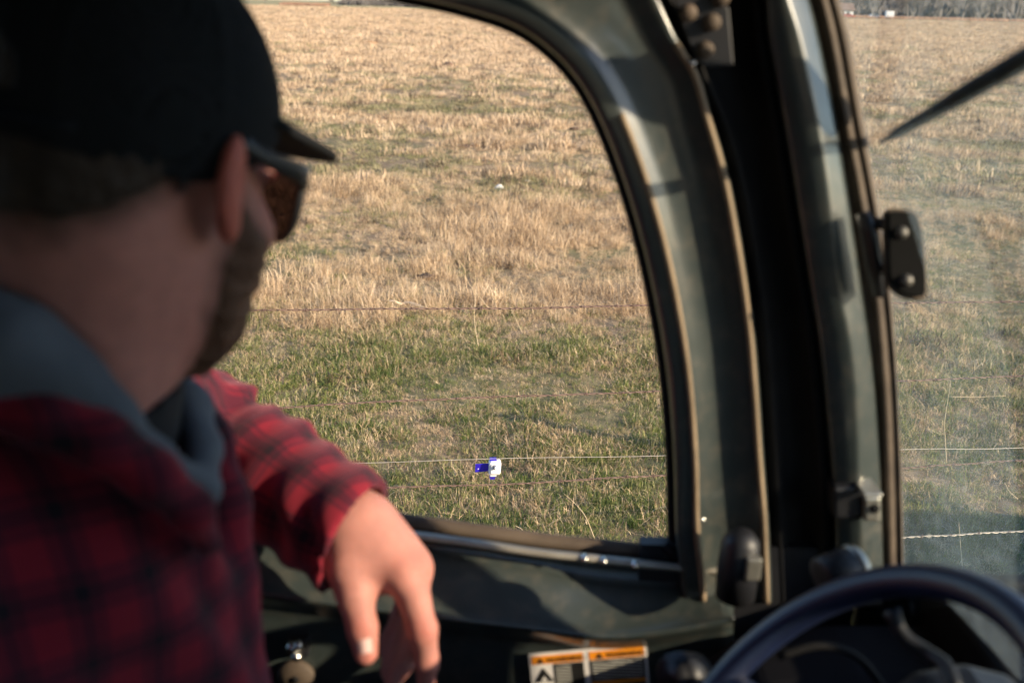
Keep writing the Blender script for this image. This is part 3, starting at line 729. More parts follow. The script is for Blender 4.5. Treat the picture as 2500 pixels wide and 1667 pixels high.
Og = [(1560, -120), (1606, 0), (1655, 110), (1745, 312), (1792, 491), (1827, 700), (1843, 830), (1856, 980), (1871, 1200), (1882, 1400), (1885, 1480)]
loft('door_gap_seal', [R2(Og, -6, 1.00), R2(Og, 14, 0.992), R2(Og, 26, 0.986), R2(Og, 40, 0.99), R2(Og, 48, 1.0), R2(Og, 80, 1.004), R2(PL, -60, 1.004), R2(PL, -34, 0.985), R2(PL, -18, 0.975), R2(PL, -4, 0.985), R2(PL, 6, 1.0)], M_RUB, veh)
pil = loft('front_pillar', [R2(PL, -2, 1.012), R2(PL, 0, 0.976), R2(PL, 5, 0.968), R2(PL, 12, 0.9645), R2(PM, -10, 0.9610), R2(PM, -4, 0.9605), R2(PM, 3, 0.961), R2(PM, 9, 0.963), R2(PR, -10, 0.976), R2(PR, -4, 0.979), R2(PR, 0, 0.986), R2(PR, 4, 1.01)], M_PAINT, veh, 0.004)
pil['label'] = 'dark green windscreen pillar'
loft('windscreen_seal', [R2(PR, 1, 1.0), R2(PR, 4, 0.992), R2(PR, 14, 0.99), R2(PR, 20, 0.995), R2(SR, -40, 0.990), R2(SR, -28, 0.984), R2(SR, -16, 0.985), R2(SR, -8, 0.992), R2(SR, -2, 0.990), R2(SR, 4, 0.988), R2(GE, 0, 0.994), R2(GE, 2, 1.012)], M_RUBB, veh)
# hinge plate with bolts at the top of the pillar
q = [(1640, -10), (1700, -25), (1780, 20), (1792, 160), (1722, 166), (1700, 150), (1668, 70)]
qq = [onY(x, y, 0.972) for x, y in q]; qb = [p + np.array([0, 0.006, 0]) for p in qq]; n = len(q)
b = MB(); b.add(qq + qb, [list(range(n)), list(range(n, 2 * n))[::-1]] + [[i, n + i, n + (i + 1) % n, (i + 1) % n] for i in range(n)])
hp = b.build('hinge_plate', M_BLK, veh, False, 0.0015)
for px, py in ((1680, 32), (1721, 122), (1738, 55), (1760, -5)):
    c = onY(px, py, 0.971); b = MB(); b.tube([c, c - (0, 0.005, 0), c - (0, 0.008, 0), c - (0, 0.0085, 0)], [0.0082, 0.0080, 0.005, 0.001], 12); b.build('bolt', M_RUBB, hp, True)
c = onY(1691, 155, 0.958); b = MB(); b.tube([c + (0, .006, 0), c, c - (0, 0.004, 0)], [0.004, 0.004, 0.001], 10); b.build('rivet', M_CHR, hp, True)

# windscreen: sheet through the glass edge, sweeping towards the passenger side
ge = rail(ck(GE), 0.997)
rows = []
for yy in np.linspace(0.0, 1.44, 15):
    r = ge.copy(); r[:, 1] -= yy; r[:, 0] += 0.05 * (1 - ((yy - 0.72) / 0.72) ** 2); rows.append(r)
def glass_mat():
    mt, nt, b = newmat('dusty_windscreen')
    out = nt.nodes['Material Output']; nt.nodes.remove(b)
    t = nt.nodes.new('ShaderNodeBsdfTransparent'); t.inputs['Color'].default_value = (0.93, 0.96, 0.95, 1)
    g = nt.nodes.new('ShaderNodeBsdfGlossy'); g.inputs['Roughness'].default_value = 0.03
    lw = nt.nodes.new('ShaderNodeLayerWeight'); lw.inputs['Blend'].default_value = 0.06
    ms = nt.nodes.new('ShaderNodeMixShader'); nt.links.new(lw.outputs['Fresnel'], ms.inputs[0]); nt.links.new(t.outputs[0], ms.inputs[1]); nt.links.new(g.outputs[0], ms.inputs[2])
    df = nt.nodes.new('ShaderNodeBsdfDiffuse'); df.inputs['Color'].default_value = (0.55, 0.63, 0.62, 1)
    tl = nt.nodes.new('ShaderNodeBsdfTranslucent'); tl.inputs['Color'].default_value = (0.48, 0.64, 0.74, 1)
    m2 = nt.nodes.new('ShaderNodeMixShader'); m2.inputs[0].default_value = 0.6; nt.links.new(df.outputs[0], m2.inputs[1]); nt.links.new(tl.outputs[0], m2.inputs[2])
    n1 = noise_tex(nt, 5, 4, 0.6); n2 = noise_tex(nt, 60, 4, 0.7)
    ml = N(nt, 'ShaderNodeMath', operation='MULTIPLY'); nt.links.new(n1.outputs['Fac'], ml.inputs[0]); nt.links.new(n2.outputs['Fac'], ml.inputs[1])
    mr = N(nt, 'ShaderNodeMapRange'); mr.inputs['From Min'].default_value = 0.12; mr.inputs['From Max'].default_value = 0.45; mr.inputs['To Min'].default_value = 0.025; mr.inputs['To Max'].default_value = 0.14
    nt.links.new(ml.outputs[0], mr.inputs['Value'])
    m3 = nt.nodes.new('ShaderNodeMixShader'); nt.links.new(mr.outputs['Result'], m3.inputs[0]); nt.links.new(ms.outputs[0], m3.inputs[1]); nt.links.new(m2.outputs[0], m3.inputs[2])
    nt.links.new(m3.outputs[0], out.inputs['Surface'])
    return mt
M_GLASS = glass_mat()
ws = loft('windscreen', rows, M_GLASS, veh)
ws['label'] = 'dusty hazy windscreen glass'
def ws_pt(px, py, out=0.0):
    """point where the view ray meets the windscreen sheet, pushed forward by out"""
    r = ray(px, py); best = None
    for t in np.linspace(0.3, 1.3, 2000):
        p = CP + r * t
        gx_ = np.interp(-p[2], -ge[:, 2], ge[:, 0]); yy = 0.997 - p[1]
        gx_ += 0.05 * (1 - ((yy - 0.72) / 0.72) ** 2)
        if p[0] >= gx_ + out: return p
    return CP + r
# splats on the glass
M_SPLAT = simple('insect_splat', (0.75, 0.75, 0.70), None, 0.7)
for i, (px, py, s) in enumerate(((2401, 1131, 0.0022), (2267, 1308, 0.0020), (2354, 1194, 0.0014), (2413, 1129, 0.0012))):
    c = ws_pt(px, py, 0.002); b = MB(); b.tube([c - (0.0006, 0, 0), c, c + (0.0012, 0, 0.0003)], [s, s * 0.9, s * 0.2], 9); b.build('splat', M_SPLAT, ws, True)
# wiper: arm and blade outside the glass
wa_, wz_ = ws_pt(2166, 340, 0.025), ws_pt(2520, 135, 0.012)
wp = [wa_ + (wz_ - wa_) * q for q in np.linspace(0, 1.7, 8)]
wpc = crom(np.array(wp), 30)
b = MB(); b.tube(wpc, np.interp(np.linspace(0, 1, 30), [0, 0.06, 0.3, 0.33, 0.8, 1], [0.0025, 0.0055, 0.007, 0.008, 0.009, 0.010]), 8)
wip = b.build('wiper_blade', M_RUB, veh, True)
b = MB(); b.tube(wpc[10:] + np.array([0.008, 0, 0.004]), 0.004, 8); b.build('wiper_arm', M_BLK, wip, True)
b = MB(); b.tube(wpc + np.array([-0.006, 0, -0.003]), 0.002, 6); b.build('wiper_rubber', M_RUB, wip, True)
# hinge of the tilting windscreen: dark rounded plate with two bolts, on a strap round the pillar
c0 = ws_pt(2210, 622, -0.012)
e1 = (P(2252, 622, proj(c0)[2]) - P(2210, 622, proj(c0)[2])); e1 /= np.linalg.norm(e1); e2 = (P(2210, 560, proj(c0)[2]) - P(2210, 622, proj(c0)[2])); e2 /= np.linalg.norm(e2); e3 = np.cross(e1, e2)
k_ = proj(c0)[2] / FPX
outl = crom(np.array([(-46, 98), (-38, 105), (0, 104), (22, 96), (34, 60), (42, 0), (46, -70), (44, -98), (30, -104), (-8, -96), (-36, -72), (-44, -40), (-46, 30), (-46, 98)]) * k_, 40)[:-1]
hg = plate('glass_hinge', outl, c0, e1, e2, e3, 0.006, simple('matt_black', (0.004, 0.004, 0.004), (0.008, 0.008, 0.008), 0.9, 20, spec=0.1), veh, 0.0015); hg['label'] = 'black windscreen hinge plate with two bolts'
rim = np.vstack([outl, outl[:1]]); b = MB(); b.tube(np.array([c0 + e1 * x * 1.06 + e2 * y * 1.03 + e3 * -0.001 for x, y in rim]), 0.0022, 6); b.build('gasket', M_RUBB, hg, True)
for dy in (52, -64):
    c = c0 + e1 * (-16 if dy > 0 else -4) * k_ + e2 * dy * k_ + e3 * 0.006; b = MB(); b.tube([c - e3 * 0.002, c + e3 * 0.003, c + e3 * 0.006, c + e3 * 0.0065], [0.0062, 0.006, 0.004, 0.001], 12); b.build('bolt', M_BOLT, hg, True)
b = MB(); cc = [onY(2105, 520, 0.957), onY(2118, 560, 0.953), onY(2132, 640, 0.954), onY(2144, 718, 0.957)]; b.tube(cc, [0.012, 0.014, 0.014, 0.010], 10, flat=0.5); b.build('hinge_strap', M_BLK, hg, True)
for a, c in (((2140, 545), (2172, 548)), ((2150, 655), (2180, 658))):
    b = MB(); b.tube([onY(*a, 0.96), P(*c, proj(c0)[2])], 0.006, 8); b.build('hinge_arm', M_BLK, hg, True)
# zinc bracket low on the pillar
def bx(px0, py0, px1, py1, y0, y1):
    v = []
    for y in (y0, y1):
        v += [onY(px0, py0, y0), onY(px1, py0, y0), onY(px1, py1, y0), onY(px0, py1, y0)] if y == y0 else [onY(px0, py0, y0) + (0, y1 - y0, 0), onY(px1, py0, y0) + (0, y1 - y0, 0), onY(px1, py1, y0) + (0, y1 - y0, 0), onY(px0, py1, y0) + (0, y1 - y0, 0)]
    b = MB(); b.add(v, [[0, 3, 2, 1], [4, 5, 6, 7], [0, 1, 5, 4], [2, 3, 7, 6], [1, 2, 6, 5], [0, 4, 7, 3]]); return b
br = bx(2110, 1213, 2152, 1275, 0.945, 0.985).build('latch_bracket', M_STEEL, veh, False, 0.003)
bx(2108, 1205, 2156, 1214, 0.932, 0.985).build('bracket_lip', M_STEEL, br, False, 0.002)
c = onY(2136, 1242, 0.944); b = MB(); b.tube([c + (0, 0.01, 0), c, c - (0, 0.0012, 0)], [0.0055, 0.0055, 0.004], 12); b.build('bracket_hole', M_RUB, br, True)
bx(2035, 1190, 2108, 1268, 0.952, 0.985).build('latch_block', M_BLK, br, False, 0.004)
# dark knob and clip standing on the end of the dash
c = P(1806, 1345, 1.055)
b = MB(); b.tube([c + (0, 0, -0.055), c + (0, 0, -0.02), c + (0.0, 0, 0.012), c + (-0.001, 0, 0.022), c + (-0.001, 0, 0.025)], [0.021, 0.022, 0.020, 0.013, 0.003], 18); kb = b.build('door_stop', M_BLK, veh, True)
b = MB(); b.box(c + (0.002, -0.026, -0.02), c + (0.018, -0.016, 0.006)); b.build('stop_clip', M_STEEL, kb, False, 0.002)
c = P(2052, 1400, 0.93)
b = MB(); a_ = np.array([0.86, 0.30, 0.2]); a_ /= np.linalg.norm(a_)
b.tube([c - a_ * 0.02, c - a_ * 0.018, c + a_ * 0.012, c + a_ * 0.018], [0.017, 0.022, 0.022, 0.018], 20); kb = b.build('air_vent', M_BLK, veh, True)
b = MB(); b.tube([c + a_ * 0.013, c + a_ * 0.017, c + a_ * 0.022], [0.0225, 0.023, 0.020], 20); b.build('vent_ring', M_STEEL, kb, True)

# dash: cross-sections (x, z) swept over y
def sweep(name, sec, ys, mat, parent=veh, bevel=0.0):
    n = len(sec[0]); v = []; f = []
    for s, y in zip(sec, ys): v += [(x, y, z) for x, z in s]
    for i in range(len(ys) - 1):
        for k in range(n): f.append([i * n + k, i * n + (k + 1) % n, (i + 1) * n + (k + 1) % n, (i + 1) * n + k])
    f.append(list(range(n))[::-1]); f.append([(len(ys) - 1) * n + k for k in range(n)])
    b = MB(); b.add(v, f); return b.build(name, mat, parent, False, bevel, 3)
ds = [(0.13, 0.75), (0.13, 1.10), (0.155, 1.15), (0.21, 1.20), (0.26, 1.225), (0.36, 1.24), (0.50, 1.25), (0.50, 0.75)]
ds_e = [(0.18, 0.75), (0.18, 1.12), (0.195, 1.17), (0.22, 1.21), (0.26, 1.245), (0.36, 1.262), (0.47, 1.265), (0.47, 0.75)]
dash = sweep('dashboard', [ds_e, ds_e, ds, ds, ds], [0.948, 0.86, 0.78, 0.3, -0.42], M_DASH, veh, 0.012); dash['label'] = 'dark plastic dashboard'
b = MB(); b.box((0.15, 0.987, 0.75), (0.40, 1.005, 1.33)); b.build('kick_panel', M_BLK, veh)
pod = [(0.30, 1.12), (0.31, 1.30), (0.325, 1.345), (0.35, 1.372), (0.39, 1.382), (0.43, 1.372), (0.46, 1.33), (0.46, 1.12)]
pods = [(0.32, 1.12), (0.33, 1.27), (0.34, 1.305), (0.36, 1.33), (0.39, 1.338), (0.42, 1.332), (0.45, 1.30), (0.45, 1.12)]
sweep('instrument_hood', [pods, pod, pod, pods], [0.755, 0.715, 0.44, 0.38], M_BLK, veh, 0.010)
for k_g, yy in enumerate((0.68, 0.58)):
    c = np.array([0.308, yy, 1.30]); b = MB(); b.tube([c + (0.006, 0, 0), c, c - (0.006, 0, -0.001)], [0.036, 0.037, 0.034], 24); gg = b.build('gauge', M_BLK, veh, True)
    b = MB(); b.tube([c - (0.003, 0, 0), c - (0.0065, 0, 0)], [0.030, 0.030], 24); b.build('gauge_face', M_LKD, gg, True)
c = P(1668, 1650, 0.985)
b = MB(); a_ = np.array([-0.75, -0.55, 0.35]); a_ /= np.linalg.norm(a_); b.tube([c - a_ * 0.02, c, c + a_ * 0.014, c + a_ * 0.016, c + a_ * 0.006], [0.022, 0.024, 0.023, 0.019, 0.015], 22); vt = b.build('side_vent', M_BLK, veh, True)
b = MB(); 
for k in (-1, 0, 1):
    s_ = np.cross(a_, (0, 0, 1.0)); s_ /= np.linalg.norm(s_); u_ = np.cross(s_, a_)
    b.tube([c + a_ * 0.008 + u_ * k * 0.008 - s_ * 0.015, c + a_ * 0.008 + u_ * k * 0.008 + s_ * 0.015], 0.002, 6)
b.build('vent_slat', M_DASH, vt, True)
# steering wheel
M_WHEEL = simple('wheel_rim', (0.005, 0.010, 0.034), (0.008, 0.015, 0.048), 0.42, 15, spec=0.6, bmp=0.12, bscale=500)  # blue in the base stands in for sky sheen on a black rim
WC = np.array([0.250, 0.609, 1.360]); WR = 0.177
wn_ = np.array([-0.70, 0.0, 0.71]); wn_ /= np.linalg.norm(wn_)
wa = np.cross(wn_, (0, 0, 1.0)); wa /= np.linalg.norm(wa); wb = np.cross(wa, wn_); wb = wb if wb[2] > 0 else -wb
th = np.linspace(0, 2 * math.pi, 73)[:-1]
vv = []; n = 14
for t in th:
    cdir = math.cos(t) * wa + math.sin(t) * wb
    for k in range(n):
        a = 2 * math.pi * k / n; vv.append(WC + cdir * (WR + 0.0145 * math.cos(a)) + wn_ * 0.0135 * math.sin(a))
T_ = len(th); ff_ = [[i * n + k, i * n + (k + 1) % n, ((i + 1) % T_) * n + (k + 1) % n, ((i + 1) % T_) * n + k] for i in range(T_) for k in range(n)]
sw = mesh_obj('steering_wheel', vv, ff_, M_WHEEL, veh); sw['label'] = 'black steering wheel'
for t in (math.radians(200), math.radians(340), math.radians(270)):
    cdir = math.cos(t) * wa + math.sin(t) * wb
    p = [WC - wn_ * 0.045 + cdir * 0.03, WC - wn_ * 0.04 + cdir * 0.08, WC - wn_ * 0.015 + cdir * 0.14, WC + cdir * (WR - 0.004)]
    b = MB(); b.tube(crom(np.array(p), 10), np.linspace(0.026, 0.013, 10), 10, flat=0.45); b.build('spoke', M_WHEEL, sw, True)
b = MB(); b.tube([WC - wn_ * 0.065, WC - wn_ * 0.05, WC - wn_ * 0.025, WC - wn_ * 0.018, WC - wn_ * 0.016], [0.05, 0.058, 0.052, 0.035, 0.004], 24); b.build('hub', M_WHEEL, sw, True)
b = MB(); b.tube([WC - wn_ * 0.06, WC - wn_ * 0.14], [0.045, 0.055], 16); b.build('column', M_BLK, sw, True)
st = crom(np.array([P(2178, 1490, 0.80), P(2205, 1550, 0.79), P(2260, 1590, 0.78), P(2310, 1625, 0.76), P(2335, 1690, 0.74)]), 14)
b = MB(); b.tube(st, np.interp(np.linspace(0, 1, 14), [0, 0.1, 1], [0.008, 0.0055, 0.006]), 8); b.build('lever', M_BLK, sw, True)

# warning label on the door
M_LW = simple('label_white', (0.66, 0.64, 0.62), (0.72, 0.70, 0.68), 0.4, 60)
M_LO = simple('label_orange', (0.80, 0.26, 0.015), (0.88, 0.32, 0.02), 0.4, 60)
M_LK = simple('label_black', (0.012, 0.012, 0.012), (0.02, 0.02, 0.02), 0.4, 60)
def fine_print():
    mt, nt, b = newmat('label_fine_print')
    w = N(nt, 'ShaderNodeTexCoord'); n = noise_tex(nt, 700, 2, 0.6, vec=w.outputs['Object'])
    wv = N(nt, 'ShaderNodeTexWave', wave_type='BANDS', bands_direction='Z'); wv.inputs['Scale'].default_value = 75; nt.links.new(w.outputs['Object'], wv.inputs['Vector'])
    ml = N(nt, 'ShaderNodeMath', operation='MULTIPLY'); nt.links.new(n.outputs['Fac'], ml.inputs[0]); nt.links.new(wv.outputs['Fac'], ml.inputs[1])
    nt.links.new(ramp(nt, ml.outputs[0], [(0.25, (0.02, 0.02, 0.02)), (0.42, (0.5, 0.5, 0.46))]), b.inputs['Base Color']); b.inputs['Roughness'].default_value = 0.4
    return mt
M_LT = fine_print()
YL = 0.9600
lc = onY(1290, 1595, YL); lx = onY(1578, 1570, YL) - lc; LW_ = np.linalg.norm(lx); lx /= LW_
lz = np.array([0, -0.0, -1.0]); lz = np.cross(lx, np.cross(lz, lx)); lz /= np.linalg.norm(lz); ln = np.array([0, -1.0, 0])
kk = LW_ / 288.0                                           # metres per photo pixel on the label
def lq(name, x0, y0, x1, y1, lift, mat, par):
    v = [lc + lx * x * kk + lz * y * kk + ln * lift for x, y in ((x0, y0), (x1, y0), (x1, y1), (x0, y1))]
    w_ = [p - ln * 0.0003 for p in v]; b = MB(); b.add(v + w_, [[0, 3, 2, 1], [4, 5, 6, 7], [0, 1, 5, 4], [1, 2, 6, 5], [2, 3, 7, 6], [3, 0, 4, 7]]); return b.build(name, mat, par)
lab = lq('warning_label', 0, 0, 288, 190, 0.0004, M_LW, low); lab['label'] = 'orange white and black warning label on the door'
lq('orange_band', 6, 8, 132, 32, 0.0010, M_LO, low); lq('orange_band', 147, 8, 281, 32, 0.0010, M_LO, low)
lq('text_panel', 58, 34, 132, 184, 0.0010, M_LK, low); lq('text_panel', 147, 34, 281, 184, 0.0010, M_LK, low)
lq('fine_print', 62, 40, 100, 100, 0.0015, M_LT, low); lq('fine_print', 152, 38, 276, 92, 0.0015, M_LT, low); lq('orange_band', 147, 96, 281, 104, 0.0015, M_LO, low)
def ltext(txt, x, y, size, mat):
    cu = bpy.data.curves.new('text', 'FONT'); cu.body = txt; cu.size = size * kk; cu.extrude = 0.0001
    o = bpy.data.objects.new('tmp', cu); COL.objects.link(o); dg = bpy.context.evaluated_depsgraph_get(); me = bpy.data.meshes.new_from_object(o.evaluated_get(dg))
    bpy.data.objects.remove(o)
    V = np.array([v.co[:] for v in me.vertices]); W_ = np.array([lc + lx * (x * kk + q[0]) + lz * (y * kk - q[1]) + ln * (0.0016 + q[2]) for q in V])
    me.vertices.foreach_set('co', W_.ravel()); me.materials.clear(); me.materials.append(mat); me.update()
    o = bpy.data.objects.new('lettering', me); COL.objects.link(o); setparent(o, low); return o
ltext('WARNING', 42, 28, 20, M_LK); ltext('WARNING', 188, 28, 20, M_LK)
def ltri(x, y, s, mat, lift):
    v = [lc + lx * (x + a) * kk + lz * (y + b_) * kk + ln * lift for a, b_ in ((-s * 0.58, 0), (s * 0.58, 0), (0, -s))]
    b = MB(); b.add(v, [[0, 1, 2]]); return b.build('warning_triangle', mat, low)
ltri(28, 29, 17, M_LK, 0.0016); ltri(172, 29, 17, M_LK, 0.0016); ltri(32, 84, 42, M_LK, 0.0012); ltri(32, 80, 14, M_LW, 0.0016)
# door latch, knob and disc at the lower left of the door
c = onY(722, 1652, 0.962)
b = MB(); b.tube([c + (0, 0.004, 0), c, c - (0, 0.004, 0), c - (0, 0.005, 0)], [0.022, 0.022, 0.020, 0.006], 26); ld = b.build('lock_disc', M_RUBB, low, True)
b = MB(); b.tube([c - (0, 0.0045, 0), c - (0, 0.0065, 0)], 0.005, 10); b.build('key_hole', M_RUB, ld, True)
lt = bx(700, 1560, 752, 1605, 0.955, 0.972).build('latch_plate', M_BLK, low, False, 0.002)
for px, py, r_ in ((712, 1581, 0.0075), (728, 1575, 0.006), (724, 1602, 0.0065)):
    c = onY(px, py, 0.950); b = MB(); b.tube([c + (0, 0.006, 0), c, c - (0, 0.004, 0), c - (0, 0.006, 0)], [r_, r_, r_ * 0.7, r_ * 0.15], 12); b.build('latch_pin', M_CHR, lt, True)

# the rest of the cab: roof, rear wall, passenger side, floor, nose
M_ROOFL = simple('black_headliner', (0.018, 0.018, 0.018), (0.03, 0.03, 0.03), 0.9, 20)
b = MB(); b.box((-1.0, -0.52, 2.10), (0.36, 1.05, 2.16)); b.box((-1.02, -0.54, 2.163), (0.40, 1.07, 2.20)); b.build('roof', M_ROOFL, veh, False, 0.015)
b = MB(); b.box((-1.0, -0.50, 0.75), (-0.94, 1.02, 1.30)); b.box((-1.0, -0.50, 1.302), (-0.945, 0.55, 2.10)); b.box((-1.0, 0.92, 1.302), (-0.945, 1.02, 2.10)); b.build('rear_wall', M_PAINT, veh)
b = MB(); b.box((-0.93, -0.50, 0.75), (0.36, -0.46, 1.34)); b.box((-0.93, -0.505, 1.342), (-0.30, -0.47, 2.10)); b.box((-0.298, -0.505, 1.342), (0.30, -0.47, 1.42)); b.box((-0.298, -0.505, 2.0), (0.30, -0.47, 2.10)); b.box((0.302, -0.505, 1.342), (0.40, -0.47, 2.10)); b.build('passenger_door', M_PAINT, veh)  # unseen side, its panels and opening shaped to set the light inside
b = MB(); b.tube([(0.50, -0.46, 1.28), (0.46, -0.47, 1.5), (0.38, -0.47, 2.1)], 0.035, 10); b.build('passenger_pillar', M_PAINT, veh, True)
b = MB(); b.box((-1.0, -0.5, 0.68), (0.55, 1.02, 0.74)); b.build('floor', M_BLK, veh)
nose = [(0.5, 0.5), (0.5, 1.13), (0.8, 1.05), (1.15, 0.92), (1.25, 0.8), (1.25, 0.5)]
sweep('bonnet', [nose, nose], [0.94, -0.44], M_PAINT, veh, 0.04)
b = MB(); b.box((0.56, -0.55, 1.0), (0.72, 0.33, 2.28)); b.build('front_sun_blocker', simple('dark_sun_blocker', (0.02, 0.03, 0.025), (0.03, 0.04, 0.035), 0.5, 5), veh, False, 0.06, 4)  # unseen upright slab added to keep the sun off the man
for wx in (0.95, -1.15):
    for wy in (-0.45, 0.98):
        b = MB(); b.tube([(wx, wy - 0.11, 0.36), (wx, wy - 0.09, 0.36), (wx, wy + 0.09, 0.36), (wx, wy + 0.11, 0.36)], [0.31, 0.36, 0.36, 0.31], 28); b.build('wheel', M_TYRE, veh, True)
b = MB(); b.box((-1.6, -0.5, 0.42), (1.2, 1.0, 0.66)); b.build('chassis', M_BLK, veh)
# seat under and behind the man
M_SEAT = simple('black_vinyl', (0.014, 0.014, 0.015), (0.024, 0.024, 0.025), 0.5, 15, bmp=0.1)
b = MB(); b.box((-0.55, 0.38, 0.95), (-0.02, 0.86, 1.09)); b.build('seat_cushion', M_SEAT, veh, False, 0.04, 4)
b = MB(); b.box((-0.62, 0.40, 1.06), (-0.48, 0.84, 1.50), rot=np.array(Matrix.Rotation(math.radians(-8), 3, 'Y'))); b.build('seat_back', M_SEAT, veh, False, 0.05, 4)
# unseen bales added off the nose to shade the grass by the fence
M_HAY = simple('hay', (0.34, 0.26, 0.14), (0.46, 0.36, 0.21), 0.95, 12, bmp=0.8)

for BCx, BCy, lb in ((5.2, 1.58, 'unseen bale added to cast shade, nearest the fence ahead of the vehicle'), (5.25, 0.25, 'second unseen bale added to cast shade, farther from the fence than the first')):
    b = MB(); yb = np.linspace(-0.62, 0.62, 9)
    b.tube([(BCx, BCy + q, 0.75) for q in yb], [0.67, 0.72, 0.75, 0.76, 0.76, 0.76, 0.75, 0.72, 0.67], 40); bo = b.build('shade_bale', M_HAY, None, True)
    tag(bo, lb, 'hay bale', 'added shade bales ahead of the vehicle')
# unseen slanting bar, added to cast a shadow band on the pillar
b = MB(); b.tube([(0.478, 0.905, 1.875), (0.480, 0.86, 1.93), (0.482, 0.80, 2.005)], [0.030, 0.032, 0.030], 10, flat=0.6); mb = b.build('shadow_bar', M_BLK, veh, True)
b = MB(); b.tube([(0.482, 0.80, 2.0), (0.42, 0.79, 2.06), (0.34, 0.79, 2.12)], 0.010, 8); b.build('shadow_bar_arm', M_BLK, mb, True)
# cables and a hose behind the wheel
q = crom(np.array([P(x, y, 0.92) for x, y in ((1900, 1600), (2000, 1575), (2090, 1600), (2160, 1680))]), 14); b = MB(); b.tube(q, 0.004, 8); b.build('cable', M_RUB, dash, True)
b = MB(); b.box((0.462, 0.36, 1.05), (0.52, 0.972, 1.322)); b.build('cowl', M_RUB, veh, False, 0.008)
b = MB(); b.box((0.405, 0.982, 0.8), (0.64, 1.004, 1.295)); b.build('fender_panel', M_RUB, veh, False, 0.005)

# unseen post on the bonnet, added to throw a shadow on the door
b = MB(); b.tube([(0.85, 0.58, 1.0), (0.85, 0.58, 1.30), (0.85, 0.58, 1.31), (0.85, 0.58, 1.62), (0.85, 0.58, 1.63), (0.85, 0.58, 1.92)], [0.024, 0.024, 0.030, 0.030, 0.024, 0.024], 16); ex_ = b.build('shade_post', M_RUB, veh, True)
b = MB(); b.tube([(0.85, 0.58, 1.935), (0.85, 0.58, 1.94)], 0.034, 14); b.build('shade_post_cap', M_RUB, ex_, True)
# ================================================================== THE MAN
def smin(a, b, k):
    h = np.clip(0.5 + 0.5 * (b - a) / k, 0, 1); return b * (1 - h) + a * h - k * h * (1 - h)
def rcone(a, b, ra, rb):
    a = np.asarray(a, float); b = np.asarray(b, float); ba = b - a; L = ba @ ba
    def f(p):
        t = np.clip((p - a) @ ba / L, 0, 1); return np.linalg.norm(p - a - t[:, None] * ba, axis=1) - (ra + (rb - ra) * t)
    return f
def ell(c, r, R=None):
    c = np.asarray(c, float); r = np.asarray(r, float)
    def f(p):
        q = p - c
        if R is not None: q = q @ R            # columns of R are the local axes
        k0 = np.linalg.norm(q / r, axis=1); k1 = np.linalg.norm(q / (r * r), axis=1) + 1e-9
        return k0 * (k0 - 1) / k1
    return f
def union(parts):
    """parts: list of (f, k); blended one after the other"""
    def f(p):
        d = parts[0][0](p)
        for g, k in parts[1:]: d = smin(d, g(p), k)
        return d
    return f
def chain(pts, rads, k=0.008):
    return union([(rcone(pts[i], pts[i + 1], rads[i], rads[i + 1]), k) for i in range(len(pts) - 1)])
